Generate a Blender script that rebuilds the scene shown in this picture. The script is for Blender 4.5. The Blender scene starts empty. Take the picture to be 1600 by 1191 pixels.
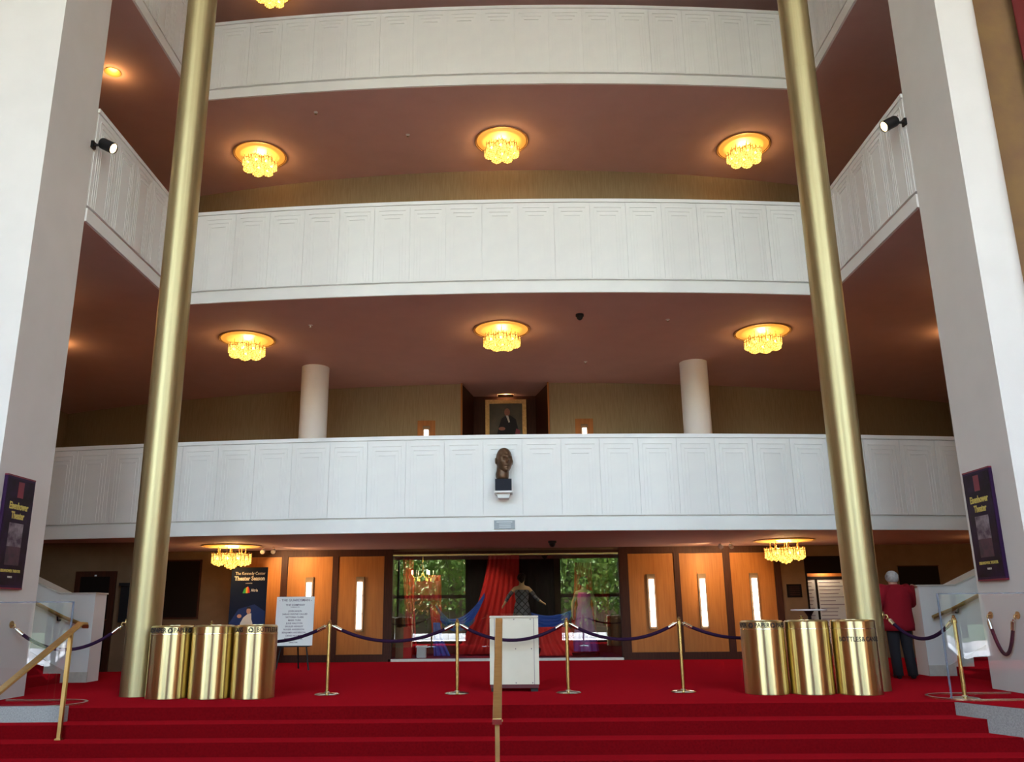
import bpy, bmesh, math, random
from mathutils import Vector, Matrix
random.seed(7)
S = bpy.context.scene
COL = S.collection
PI = math.pi

# ------------------------------------------------------------------ camera
def make_camera():
    P, Y, R = math.radians(14.799), math.radians(-.9477), math.radians(.514)
    f = Vector((math.sin(Y)*math.cos(P), math.cos(Y)*math.cos(P), math.sin(P)))
    r0 = Vector((math.cos(Y), -math.sin(Y), 0)); u0 = r0.cross(f)
    r = r0*math.cos(R) - u0*math.sin(R); u = u0*math.cos(R) + r0*math.sin(R)
    cd = bpy.data.cameras.new('camera'); cd.sensor_width = 36; cd.sensor_fit = 'HORIZONTAL'
    cd.lens = 1310.55/1600*36
    cd.shift_x = (800-770.84)/1600; cd.shift_y = (610.25-595.5)/1600
    cd.clip_end = 500
    o = bpy.data.objects.new('camera', cd); COL.objects.link(o)
    M = Matrix((r, u, -f)).transposed().to_4x4(); M.translation = (.097, 0, 1.0906)
    o.matrix_world = M
    S.camera = o
make_camera()

# ------------------------------------------------------------------ sky, daylight, exposure
SKY = .95
w = bpy.data.worlds.new('sky'); S.world = w; w.use_nodes = True
nt = w.node_tree; nt.nodes.clear()
sk = nt.nodes.new('ShaderNodeTexSky'); sk.sky_type = 'NISHITA'; sk.sun_disc = False
sk.sun_elevation = math.radians(48); sk.sun_rotation = math.radians(20); sk.air_density = 1.6; sk.dust_density = 3.5
bg = nt.nodes.new('ShaderNodeBackground'); bg.inputs['Strength'].default_value = SKY
wo = nt.nodes.new('ShaderNodeOutputWorld')
nt.links.new(sk.outputs[0], bg.inputs[0]); nt.links.new(bg.outputs[0], wo.inputs[0])
vs = S.view_settings
vs.view_transform = 'Standard'; vs.look = 'None'; vs.exposure = 0.9; vs.gamma = 1; vs.use_curve_mapping = False
S.cycles.use_denoising = True
S.cycles.max_bounces = 10; S.cycles.diffuse_bounces = 5; S.cycles.glossy_bounces = 4
S.cycles.transparent_max_bounces = 24; S.cycles.sample_clamp_indirect = 6
S.cycles.caustics_reflective = False; S.cycles.caustics_refractive = False
sun = bpy.data.lights.new('sun', 'SUN'); sun.energy = 25; sun.color = (1, .97, .92); sun.angle = .01
o = bpy.data.objects.new('sun', sun); COL.objects.link(o)
o.rotation_euler = Vector((.85, .32, -1.05)).to_track_quat('-Z', 'Y').to_euler()   # over the left shoulder, nearly along the windows
WIN = [(-15, -1.8), (2.0, 15)]           # openings of the tall foyer windows behind the camera
WY = -8.0
for a, b in WIN:                          # portals only guide the sampling of the sky through the openings
    l = bpy.data.lights.new('window_portal', 'AREA'); l.shape = 'RECTANGLE'; l.size = b-a; l.size_y = 16.6
    l.cycles.is_portal = True
    o = bpy.data.objects.new('window_portal', l); COL.objects.link(o)
    o.location = ((a+b)/2, WY-.32, 7.7); o.rotation_euler = (PI/2, 0, 0)

# ------------------------------------------------------------------ materials
MATS = {}
def mat(name, col, rough=.6, metal=0, noise=None, nscale=8, emis=None, es=0, spec=.5, stretch=(1,1,1), bump=0, bscale=60, sheen=0):
    """procedural principled material; noise = second colour mixed in by a noise texture"""
    m = bpy.data.materials.new(name); m.use_nodes = True; n = m.node_tree; b = n.nodes['Principled BSDF']
    b.inputs['Base Color'].default_value = (*col, 1); b.inputs['Roughness'].default_value = rough
    b.inputs['Metallic'].default_value = metal; b.inputs['Specular IOR Level'].default_value = spec
    if sheen:
        b.inputs['Sheen Weight'].default_value = sheen; b.inputs['Sheen Roughness'].default_value = .4
        b.inputs['Sheen Tint'].default_value = (*[min(1, c/max(col)) for c in col], 1)
    if emis: b.inputs['Emission Color'].default_value = (*emis, 1); b.inputs['Emission Strength'].default_value = es
    if noise or bump:
        tc = n.nodes.new('ShaderNodeTexCoord'); mp = n.nodes.new('ShaderNodeMapping'); mp.inputs['Scale'].default_value = stretch
        n.links.new(tc.outputs['Object'], mp.inputs[0])
    if noise:
        t = n.nodes.new('ShaderNodeTexNoise'); t.inputs['Scale'].default_value = nscale; t.inputs['Detail'].default_value = 4
        n.links.new(mp.outputs[0], t.inputs['Vector'])
        r = n.nodes.new('ShaderNodeValToRGB'); r.color_ramp.elements[0].position = .35; r.color_ramp.elements[1].position = .68
        r.color_ramp.elements[0].color = (*col, 1); r.color_ramp.elements[1].color = (*noise, 1)
        n.links.new(t.outputs[0], r.inputs[0]); n.links.new(r.outputs[0], b.inputs['Base Color'])
    if bump:
        t2 = n.nodes.new('ShaderNodeTexNoise'); t2.inputs['Scale'].default_value = bscale
        n.links.new(mp.outputs[0], t2.inputs['Vector'])
        bp = n.nodes.new('ShaderNodeBump'); bp.inputs['Strength'].default_value = bump; bp.inputs['Distance'].default_value = .01
        n.links.new(t2.outputs[0], bp.inputs['Height']); n.links.new(bp.outputs[0], b.inputs['Normal'])
    MATS[name] = m; return m
def emat(name, col, s):
    m = bpy.data.materials.new(name); m.use_nodes = True; n = m.node_tree; n.nodes.clear()
    e = n.nodes.new('ShaderNodeEmission'); e.inputs[0].default_value = (*col, 1); e.inputs[1].default_value = s
    o = n.nodes.new('ShaderNodeOutputMaterial'); n.links.new(e.outputs[0], o.inputs[0]); MATS[name] = m; return m
def mixmat(name, kind2, col2, fac, tcol=(1,1,1), rough=0, es=1, fres=False):
    """thin see-through material: transparent mixed with a gloss, an emission or a diffuse"""
    m = bpy.data.materials.new(name); m.use_nodes = True; n = m.node_tree; n.nodes.clear()
    t = n.nodes.new('ShaderNodeBsdfTransparent'); t.inputs[0].default_value = (*tcol, 1)
    g = n.nodes.new({'gloss': 'ShaderNodeBsdfGlossy', 'emit': 'ShaderNodeEmission', 'diff': 'ShaderNodeBsdfDiffuse'}[kind2])
    g.inputs[0].default_value = (*col2, 1)
    if kind2 == 'gloss': g.inputs['Roughness'].default_value = rough
    if kind2 == 'emit': g.inputs[1].default_value = es
    x = n.nodes.new('ShaderNodeMixShader'); x.inputs[0].default_value = fac
    if fres:
        fr = n.nodes.new('ShaderNodeFresnel'); fr.inputs[0].default_value = 1.5
        ad = n.nodes.new('ShaderNodeMath'); ad.operation = 'ADD'; ad.inputs[1].default_value = fac; ad.use_clamp = True
        n.links.new(fr.outputs[0], ad.inputs[0]); n.links.new(ad.outputs[0], x.inputs[0])
    o = n.nodes.new('ShaderNodeOutputMaterial')
    n.links.new(t.outputs[0], x.inputs[1]); n.links.new(g.outputs[0], x.inputs[2]); n.links.new(x.outputs[0], o.inputs[0])
    MATS[name] = m; return m

mat('white', (.80,.80,.79), .55, noise=(.77,.77,.77), nscale=3)
mat('pierwhite', (.74,.72,.70), .6, noise=(.71,.69,.67), nscale=2, bump=.1)
mat('carpet', (.18,.0035,.006), .95, noise=(.14,.0025,.0045), nscale=40, bump=.5, bscale=300, sheen=.45, spec=0)
mat('ceiling', (.60,.39,.345), .8, noise=(.57,.37,.325), nscale=2, spec=.2)
mat('fabricwall', (.32,.24,.145), .9, noise=(.27,.20,.115), nscale=5, stretch=(6,6,.5), spec=.1)
mat('tanwall', (.19,.115,.065), .85, noise=(.165,.10,.055), nscale=4, spec=.2)
mat('brownwall', (.21,.12,.065), .8, noise=(.25,.15,.065), nscale=2.2, spec=.2, bump=.3, bscale=15)
mat('redcurtain', (.14,.012,.012), .9)
mat('darkwood', (.055,.016,.008), .55, noise=(.035,.010,.006), nscale=5, spec=.15, stretch=(8,8,.6))
mat('verydark', (.010,.006,.005), .7, spec=.1)
mat('panelwood', (.38,.135,.030), .5, noise=(.31,.105,.022), nscale=3, spec=.2, stretch=(9,9,.5))
mat('brass', (.62,.49,.20), .27, 1, noise=(.56,.43,.17), nscale=3, stretch=(30,30,.3))
mat('colbrass', (.53,.45,.25), .46, 1, noise=(.47,.39,.21), nscale=2, stretch=(14,14,.25))
mat('binbrass', (.72,.60,.33), .12, 1, noise=(.67,.55,.29), nscale=3, stretch=(30,30,.2))
mat('railbrass', (.58,.40,.17), .38, 1, noise=(.50,.33,.13), nscale=6, stretch=(1,8,1))
mat('chrome', (.75,.70,.58), .18, 1)
mat('gold', (.85,.55,.16), .35, .6)
mat('black', (.010,.010,.012), .45, spec=.25)
mat('blackprint', (.02,.018,.02), .6)
mat('rope', (.022,.006,.026), .9, spec=.15)
mat('stone', (.36,.36,.35), .6, noise=(.25,.25,.25), nscale=60)
mat('palestone', (.62,.60,.54), .5, noise=(.55,.53,.48), nscale=20)
mat('paper', (.82,.80,.78), .7)
mat('ink', (.16,.10,.14), .7)
mat('bannerblue', (.008,.012,.03), .45, spec=.12)
mat('bannerdeep', (.02,.035,.12), .45, spec=.12)
mat('bannertext', (.75,.70,.62), .6)
mat('posterbox', (.030,.008,.045), .5, spec=.15)
mat('posterface', (.016,.009,.014), .5, spec=.1, noise=(.03,.014,.04), nscale=6)
mat('postermaroon', (.20,.01,.03), .5)
mat('posteryellow', (.62,.50,.12), .6)
mat('posterphoto', (.28,.24,.28), .6, noise=(.06,.03,.06), nscale=9)
mat('postershade', (.09,.03,.05), .6, noise=(.03,.015,.03), nscale=8)
mat('podium', (.66,.60,.48), .55, noise=(.62,.56,.44), nscale=3)
mat('podiumbase', (.10,.015,.02), .7)
mat('rubber', (.015,.015,.015), .7)
mat('bronze', (.15,.08,.042), .42, .45, noise=(.08,.043,.022), nscale=9)
mat('darkstone', (.012,.012,.022), .5, spec=.15)
mat('plaque', (.22,.23,.25), .4, .5)
mat('plaqueline', (.5,.5,.52), .4, .5)
mat('frame_gold', (.55,.32,.12), .45, .5, noise=(.40,.22,.08), nscale=20)
mat('painting', (.045,.03,.02), .5, noise=(.08,.055,.03), nscale=4)
mat('suit', (.016,.014,.018), .8)
mat('skin', (.48,.24,.16), .6)
mat('paintskin', (.28,.10,.06), .6)
mat('shirt', (.6,.55,.5), .7)
mat('redjacket', (.24,.008,.016), .9, spec=.15)
mat('trousers', (.012,.010,.014), .9)
mat('greyhair', (.42,.40,.38), .9, noise=(.30,.28,.27), nscale=30)
mat('darkhair', (.01,.008,.007), .7)
mat('shoe', (.01,.01,.01), .3)
mat('mannequin', (.42,.26,.13), .5)
mat('reddrape', (.55,.02,.015), .8, noise=(.48,.012,.012), nscale=4, stretch=(8,8,.5))
mat('darkreddrape', (.30,.015,.02), .8)
mat('bluedrape', (.03,.09,.42), .75, noise=(.02,.06,.33), nscale=5, stretch=(.5,.5,8))
mat('blackdrape', (.010,.009,.009), .9)
mat('casewall', (.09,.065,.05), .8)
mat('casefloor', (.06,.03,.10), .5, noise=(.22,.01,.03), nscale=1.5)
mat('boardwhite', (.62,.60,.58), .6)
mat('tabletop', (.75,.74,.75), .4)
mat('bark', (.05,.035,.022), .9)
mat('leaf', (.06,.15,.02), .6, noise=(.17,.26,.04), nscale=1.1)
mat('autumnleaf', (.25,.16,.03), .6, noise=(.30,.10,.02), nscale=1.3)
mat('lawn', (.05,.085,.03), .9, noise=(.08,.11,.045), nscale=3)
mat('marble', (.80,.80,.80), .5)
mat('winframe', (.02,.018,.016), .5)
mat('logo_r', (.6,.03,.03), .5); mat('logo_g', (.03,.35,.06), .5); mat('logo_y', (.75,.45,.03), .5)
mixmat('displayglass', 'gloss', (1,1,1), .06, tcol=(.96,.98,.97), fres=True)
mixmat('railglass', 'gloss', (.95,.95,1), .03, tcol=(.95,.97,.98))
mixmat('glassedge', 'diff', (.25,.26,.32), .4, tcol=(.8,.85,.9))
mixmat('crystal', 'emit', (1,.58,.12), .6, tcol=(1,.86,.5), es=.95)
mixmat('sheer', 'diff', (.05,.20,.38), .45)
mixmat('sheerred', 'diff', (.55,.02,.03), .6)
def sparkle(m):  # glints and glow put into the crystal as noise-varied emission
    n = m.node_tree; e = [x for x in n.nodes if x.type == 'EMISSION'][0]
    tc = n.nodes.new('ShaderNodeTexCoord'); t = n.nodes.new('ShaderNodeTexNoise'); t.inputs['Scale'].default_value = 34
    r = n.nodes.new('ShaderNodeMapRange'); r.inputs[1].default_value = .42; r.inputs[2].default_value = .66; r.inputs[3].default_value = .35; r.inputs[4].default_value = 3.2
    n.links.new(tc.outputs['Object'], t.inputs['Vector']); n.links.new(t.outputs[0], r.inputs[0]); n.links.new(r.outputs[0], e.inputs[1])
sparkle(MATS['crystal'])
emat('bulb', (1,.80,.35), 26)
emat('sconce', (1,.88,.76), 5)
emat('downlens', (1,.72,.30), 30)
emat('spotlens', (1,.72,.38), 5)
mat('dish', (.80,.50,.16), .45, .2, emis=(1,.40,.05), es=.5)  # emission stands in for the bulbs' light on the dish

def brushed(m, rough, an):
    n = m.node_tree; b = n.nodes['Principled BSDF']; b.inputs['Roughness'].default_value = rough
    b.inputs['Anisotropic'].default_value = an; b.inputs['Anisotropic Rotation'].default_value = .25
    t = n.nodes.new('ShaderNodeTangent'); t.direction_type = 'RADIAL'; t.axis = 'Z'; n.links.new(t.outputs[0], b.inputs['Tangent'])
brushed(MATS['binbrass'], .28, .9); brushed(MATS['colbrass'], .48, .5)
mat('mannequinhead', (.03,.02,.014), .5, spec=.2)
# dresses: woven patterns
def dress_mats():
    m = mat('lattice', (.02,.02,.025), .7); n = m.node_tree; b = n.nodes['Principled BSDF']
    tc = n.nodes.new('ShaderNodeTexCoord'); mp = n.nodes.new('ShaderNodeMapping'); mp.inputs['Rotation'].default_value = (0, PI/4, 0)
    mp.inputs['Scale'].default_value = (9, .001, 9)
    br = n.nodes.new('ShaderNodeTexBrick'); br.offset = 0; br.inputs['Color1'].default_value = (.13,.13,.15,1); br.inputs['Color2'].default_value = (.06,.06,.075,1)
    br.inputs['Mortar'].default_value = (.008,.008,.008,1); br.inputs['Mortar Size'].default_value = .09
    br.inputs['Brick Width'].default_value = 1; br.inputs['Row Height'].default_value = 1; br.inputs['Scale'].default_value = 1
    sx = n.nodes.new('ShaderNodeSeparateXYZ'); cx = n.nodes.new('ShaderNodeCombineXYZ')
    n.links.new(tc.outputs['Object'], mp.inputs[0]); n.links.new(mp.outputs[0], sx.inputs[0])
    n.links.new(sx.outputs[0], cx.inputs[0]); n.links.new(sx.outputs[2], cx.inputs[1]); n.links.new(cx.outputs[0], br.inputs['Vector'])
    n.links.new(br.outputs[0], b.inputs['Base Color'])
    m = mat('pinkdress', (.6,.05,.3), .55); n = m.node_tree; b = n.nodes['Principled BSDF']
    tc = n.nodes.new('ShaderNodeTexCoord'); sx = n.nodes.new('ShaderNodeSeparateXYZ'); mr = n.nodes.new('ShaderNodeMapRange')
    mr.inputs[1].default_value = .1; mr.inputs[2].default_value = 1.45
    r = n.nodes.new('ShaderNodeValToRGB'); r.color_ramp.elements[0].color = (.16,.04,.22,1); r.color_ramp.elements[1].color = (.75,.07,.30,1)
    e = r.color_ramp.elements.new(.65); e.color = (.42,.14,.36,1)
    n.links.new(tc.outputs['Object'], sx.inputs[0]); n.links.new(sx.outputs[2], mr.inputs[0]); n.links.new(mr.outputs[0], r.inputs[0]); n.links.new(r.outputs[0], b.inputs['Base Color'])
dress_mats()

# ------------------------------------------------------------------ mesh helpers
class MB:
    def __init__(s): s.v = []; s.f = []
    def add(s, vs, fs):
        o = len(s.v); s.v += [tuple(p) for p in vs]; s.f += [tuple(i+o for i in f) for f in fs]; return s
    def box(s, x0, x1, y0, y1, z0, z1):
        vs = [(x,y,z) for z in (z0,z1) for y in (y0,y1) for x in (x0,x1)]
        return s.add(vs, [(0,2,3,1),(4,5,7,6),(0,1,5,4),(2,6,7,3),(0,4,6,2),(1,3,7,5)])
    def lathe(s, prof, n=24, c=(0,0,0), a0=0, a1=2*PI):
        full = abs(a1-a0-2*PI) < 1e-6; k = n if full else n+1
        vs = [(c[0]+r*math.cos(a0+(a1-a0)*i/n), c[1]+r*math.sin(a0+(a1-a0)*i/n), c[2]+z) for r, z in prof for i in range(k)]
        fs = [(j*k+i, j*k+(i+1) % k, (j+1)*k+(i+1) % k, (j+1)*k+i) for j in range(len(prof)-1) for i in range(n)]
        if full:
            if prof[0][0] > 1e-6: fs.append(tuple(range(k))[::-1])
            if prof[-1][0] > 1e-6: fs.append(tuple((len(prof)-1)*k+i for i in range(k)))
        return s.add(vs, fs)
    def cyl(s, p, r, z0, z1, n=20): return s.lathe([(r, z0), (r, z1)], n, (p[0], p[1], 0))
    def tube(s, pts, r, n=8, caps=True):
        P = [Vector(p) for p in pts]; vs = []; up = None
        for i, p in enumerate(P):
            d = (P[min(i+1, len(P)-1)]-P[max(i-1, 0)]).normalized()
            if up is None:
                up = Vector((0,0,1)) if abs(d.z) < .9 else Vector((1,0,0))
            a = d.cross(up).normalized(); b = a.cross(d).normalized(); up = b
            rr = r[i] if isinstance(r, (list, tuple)) else r
            vs += [tuple(p+a*rr*math.cos(2*PI*k/n)+b*rr*math.sin(2*PI*k/n)) for k in range(n)]
        fs = [(j*n+k, j*n+(k+1) % n, (j+1)*n+(k+1) % n, (j+1)*n+k) for j in range(len(P)-1) for k in range(n)]
        if caps: fs += [tuple(range(n))[::-1], tuple((len(P)-1)*n+k for k in range(n))]
        return s.add(vs, fs)
    def sweep(s, path, prof, closed=True):
        """path: list of (point xy, outward xy); prof: list of (outward offset, z), a closed polygon"""
        n = len(prof); vs = []
        for (x, y), (nx, ny) in path:
            vs += [(x+nx*o, y+ny*o, z) for o, z in prof]
        fs = [(j*n+k, j*n+(k+1) % n, (j+1)*n+(k+1) % n, (j+1)*n+k) for j in range(len(path)-1) for k in range(n)]
        fs += [tuple(range(n))[::-1], tuple((len(path)-1)*n+k for k in range(n))]
        return s.add(vs, fs)
    def prism(s, poly, z0, z1):
        n = len(poly)
        vs = [(x,y,z0) for x,y in poly]+[(x,y,z1) for x,y in poly]
        return s.add(vs, [tuple(range(n))[::-1], tuple(range(n, 2*n))]+[(i, (i+1) % n, n+(i+1) % n, n+i) for i in range(n)])
    def prism_y(s, poly, y0, y1):
        n = len(poly)
        vs = [(x,y0,z) for x,z in poly]+[(x,y1,z) for x,z in poly]
        return s.add(vs, [tuple(range(n)), tuple(range(n, 2*n))[::-1]]+[(i, n+i, n+(i+1) % n, (i+1) % n) for i in range(n)])
    def ball(s, c, r, n=12, m=8):
        r = r if isinstance(r, tuple) else (r, r, r)
        vs = [(c[0], c[1], c[2]-r[2])]
        for j in range(1, m):
            t = -PI/2+PI*j/m
            vs += [(c[0]+r[0]*math.cos(t)*math.cos(2*PI*i/n), c[1]+r[1]*math.cos(t)*math.sin(2*PI*i/n), c[2]+r[2]*math.sin(t)) for i in range(n)]
        vs.append((c[0], c[1], c[2]+r[2])); L = len(vs)-1
        fs = [(0, 1+(i+1) % n, 1+i) for i in range(n)]
        fs += [(1+j*n+i, 1+j*n+(i+1) % n, 1+(j+1)*n+(i+1) % n, 1+(j+1)*n+i) for j in range(m-2) for i in range(n)]
        fs += [(L, 1+(m-2)*n+i, 1+(m-2)*n+(i+1) % n) for i in range(n)]
        return s.add(vs, fs)
    def mesh(s, name, m, smooth=False):
        me = bpy.data.meshes.new(name); me.from_pydata(s.v, [], s.f)
        bm = bmesh.new(); bm.from_mesh(me); bmesh.ops.recalc_face_normals(bm, faces=bm.faces); bm.to_mesh(me); bm.free()
        if m: me.materials.append(MATS[m])
        if smooth:
            for p in me.polygons: p.use_smooth = True
            if smooth != 'all':
                me.set_sharp_from_angle(angle=math.radians(40))
        return me
def link(name, me, parent=None, loc=None, rot=None):
    o = bpy.data.objects.new(name, me); COL.objects.link(o)
    if parent: o.parent = parent
    if loc: o.location = loc
    if rot: o.rotation_euler = rot
    return o
def ob(name, mb, m, parent=None, smooth=False, loc=None, rot=None):
    return link(name, mb.mesh(name, m, smooth), parent, loc, rot)
def tag(o, label=None, cat=None, group=None, kind=None):
    if label: o['label'] = label
    if cat: o['category'] = cat
    if group: o['group'] = group
    if kind: o['kind'] = kind
    return o
def thing(name, label, cat, loc=(0,0,0), rz=0, group=None):
    o = link(name, None, None, loc, (0,0,rz)); o.empty_display_size = .1
    return tag(o, label, cat, group)
def struct(name, mb, m, label=None, cat=None, smooth=False, parent=None):
    o = ob(name, mb, m, parent, smooth)
    if not parent: tag(o, label, cat, kind='structure')
    return o
def copy_tree(o, parent=None):
    c = o.copy(); COL.objects.link(c); c.parent = parent
    for ch in [x for x in o.children]: copy_tree(ch, c)
    return c
def text_mesh(body, size, m, bold=0, sx=1, extrude=.002):
    """flat lettering standing upright, readable from -Y, centred on the origin"""
    cu = bpy.data.curves.new('lettering', 'FONT'); cu.body = body; cu.size = size; cu.align_x = 'CENTER'; cu.align_y = 'CENTER'
    cu.extrude = extrude; cu.offset = bold; cu.resolution_u = 2
    o = bpy.data.objects.new('lettering', cu); COL.objects.link(o)
    me = bpy.data.meshes.new_from_object(o.evaluated_get(bpy.context.evaluated_depsgraph_get()))
    bpy.data.objects.remove(o); bpy.data.curves.remove(cu)
    me.transform(Matrix.Rotation(PI/2, 4, 'X') @ Matrix.Diagonal((sx, 1, 1, 1)))
    me.materials.clear(); me.materials.append(MATS[m]); return me
def skin_mesh(verts, edges, m, sub=2, root=0):
    """one continuous tapering body grown around a skeleton; verts = (x, y, z, radius)"""
    me = bpy.data.meshes.new('body'); me.from_pydata([v[:3] for v in verts], edges, [])
    o = bpy.data.objects.new('body', me); COL.objects.link(o)
    o.modifiers.new('skin', 'SKIN')
    for i, v in enumerate(verts):
        r = v[3]; sv = me.skin_vertices[0].data[i]
        sv.radius = r if isinstance(r, tuple) else (r, r); sv.use_root = (i == root)
    ss = o.modifiers.new('sub', 'SUBSURF'); ss.levels = sub; ss.render_levels = sub
    bpy.context.view_layer.update()
    out = bpy.data.meshes.new_from_object(o.evaluated_get(bpy.context.evaluated_depsgraph_get()))
    bpy.data.objects.remove(o)
    out.materials.clear(); out.materials.append(MATS[m])
    for p in out.polygons: p.use_smooth = True
    return out
def chain(n, start=0): return [(start+i, start+i+1) for i in range(n-1)]

# ------------------------------------------------------------------ levels
ZB = [2.56, 7.36, 12.22, 17.25]          # undersides of the storeys
ZT = [4.42, 9.45, 14.23]                 # parapet tops
K = .009
def fy(x): return 16+K*x*x
PX = 6.8                                 # inner face of piers and wing parapets

# floors and steps
EDGE = 10.79
struct('floor', MB().box(-14, 14, EDGE, 23.2, -.2, 0), 'carpet', 'red carpeted upper lobby floor', 'floor')
ys = [EDGE, 10.40, 10.03, 9.66]
steps_root = tag(link('carpeted_steps', None), 'wide red carpeted steps rising to the lobby', 'steps', kind='structure')
for i in range(3):
    ob('step', MB().box(-14, 14, ys[i+1], ys[i], -.75, -.15*(i+1)), 'carpet', steps_root)
struct('floor_foyer', MB().box(-18, 18, -8.2, 9.66, -.75, -.6), 'carpet', 'red carpeted foyer floor below the steps', 'floor')

# storey slabs
def slab(name, zb, zt, wings, label):
    pts = []
    N = 24
    if wings:
        pts += [(-14, 12.47), (-PX-.015, 12.47)]
        pts += [(-PX-.015+2*(PX+.015)*i/N, fy(-PX+2*PX*i/N)+.015) for i in range(N+1)]
        pts += [(PX+.015, 12.47), (14, 12.47)]
    else:
        pts += [(-14+28*i/40, fy(-14+28*i/40)+.015) for i in range(41)]
    pts += [(14, 27), (-14, 27)]
    # fans from strips so that the curved edge triangulates cleanly
    front = pts[:-2]; mb = MB()
    for (x0, y0), (x1, y1) in zip(front[:-1], front[1:]):
        if abs(x1-x0) < 1e-6: continue
        mb.prism([(x0, y0), (x1, y1), (x1, 27), (x0, 27)], zb-.005, zb+.2)
        inset = .3 if y0 < 13 else .2
        mb.prism([(x0, y0+inset), (x1, y1+inset), (x1, 27), (x0, 27)], zb+.2, zt)
    struct(name, mb, 'ceiling', label, 'ceiling')
slab('ceiling', ZB[0], 3.37, False, 'maroon-tinted ceiling of the ground floor under the lowest balcony')
slab('ceiling_second', ZB[1], 8.38, True, 'brown ceiling under the middle balcony')
slab('ceiling_third', ZB[2], 13.16, True, 'brown ceiling under the highest balcony')
struct('ceiling_foyer', MB().box(-18, 18, -8.3, 15.4, ZB[3], ZB[3]+.3), 'white', 'white ceiling over the tall foyer', 'ceiling')
struct('ceiling_top', MB().box(-18, 18, 15.4, 27, ZB[3], ZB[3]+.3), 'ceiling', 'brown topmost ceiling above the highest balcony', 'ceiling')

# back walls of the storeys
def curved_wall(name, y0, k, x0, x1, z0, z1, m, label, parent=None, n=24):
    path = [((x, y0+k*x*x), (0, -1)) for x in [x0+(x1-x0)*i/n for i in range(n+1)]]
    return struct(name, MB().sweep(path, [(0, z0), (0, z1), (-.25, z1), (-.25, z0)]), m, label, 'wall', 'auto', parent)
curved_wall('wall_back_third', 19.67, .0163, -14, 14, 8.38, ZB[2], 'fabricwall', 'gold brown curved wall behind the middle balcony')
curved_wall('wall_back_second_left', 22.92, .0156, -14, -1.17, 3.37, ZB[1], 'fabricwall', 'olive curved wall left of the portrait niche')
curved_wall('wall_back_second_right', 22.92, .0156, 1.27, 14, 3.37, ZB[1], 'fabricwall', 'olive curved wall right of the portrait niche')
struct('wall_back_top', MB().box(-14, 14, 22, 22.2, 13.16, ZB[3]), 'fabricwall', 'dim wall behind the highest balcony', 'wall')
# niche
ni = MB()
ni.add([(-1.17,22.96,3.37),(-.90,24.42,3.37),(-.90,24.42,7.36),(-1.17,22.96,7.36)], [(0,1,2,3)])
ni.add([(1.27,22.96,3.37),(.96,24.42,3.37),(.96,24.42,7.36),(1.27,22.96,7.36)], [(0,1,2,3)])
ni.add([(-.90,24.42,3.37),(.96,24.42,3.37),(.96,24.42,7.36),(-.90,24.42,7.36)], [(0,1,2,3)])
struct('wall_niche', ni, 'darkwood', 'dark wood lined niche behind the lowest balcony', 'wall')
for x in (-1.19, 1.25):
    struct('trim_1' if x < 0 else 'trim_2', MB().box(x-.012, x+.035, 22.86, 22.93, 3.37, 7.355), 'panelwood', 'thin wooden edge of the niche, %s side' % ('left' if x < 0 else 'right'), 'trim')

# side walls
for s, n in ((-1, 'left'), (1, 'right')):
    struct('wall_side_'+n, MB().box(min(14*s, 14.3*s), max(14*s, 14.3*s), 11.9, 27, -.2, ZB[3]), 'fabricwall', 'dark outer wall at the far %s' % n, 'wall')
    xs = sorted(((7.52 if s > 0 else 8.42)*s, 18*s))
    struct('wall_foyer_'+n, MB().box(xs[0], xs[1], 11.9, 12.1, -.2, ZB[3]), 'brownwall', 'mottled brown wall beyond the %s pier' % n, 'wall')
    xs = sorted((18*s, 18.3*s))
    struct('wall_end_'+n, MB().box(xs[0], xs[1], -8.3, 12.1, -.75, ZB[3]), 'brownwall', 'distant %s end wall of the foyer' % n, 'wall')
    xs = sorted((14*s, 18*s))
    struct('floor_ledge_'+n, MB().box(xs[0], xs[1], 9.66, 12.1, -.75, 0), 'carpet', 'carpeted ledge at the far %s' % n, 'floor')
# dark red curtain edge at the upper right
cu = MB(); pts = []
for i in range(25):
    pts.append(((8.42+.06*i, 11.75+.04*math.sin(i*1.6)), (0, -1)))
cu.sweep(pts, [(0, .05), (0, 17.0), (-.03, 17.0), (-.03, .05)])
tag(ob('red_curtain', cu, 'redcurtain', None, 'all'), 'dark red hanging at the upper right corner beyond the white pier', 'curtain')
struct('wall_back', MB().box(-14, 14, 27, 27.3, -.2, ZB[3]), 'verydark', 'dark rear wall of the building', 'wall')

# piers
def pier(name, s, wout, label):
    mb = MB(); rr = .26
    pts = [(PX*s, 12.47), (PX*s, 11.15), ((wout-rr)*s, 11.15)]
    pts += [((wout-rr+rr*math.sin(a))*s, 11.15+rr-rr*math.cos(a)) for a in [PI/2*i/8 for i in range(1, 9)]]
    pts += [(wout*s, 12.47)]
    mb.prism(pts, -.1, ZB[3])
    return tag(ob(name, mb, 'pierwhite', None, 'auto'), label, 'pier', kind='structure')
pier('wall_pier_left', -1, 8.4, 'tall white pier at the left edge carrying a theater poster')
pier('wall_pier_right', 1, 7.5, 'tall white pier at the right edge carrying a theater poster')

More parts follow.
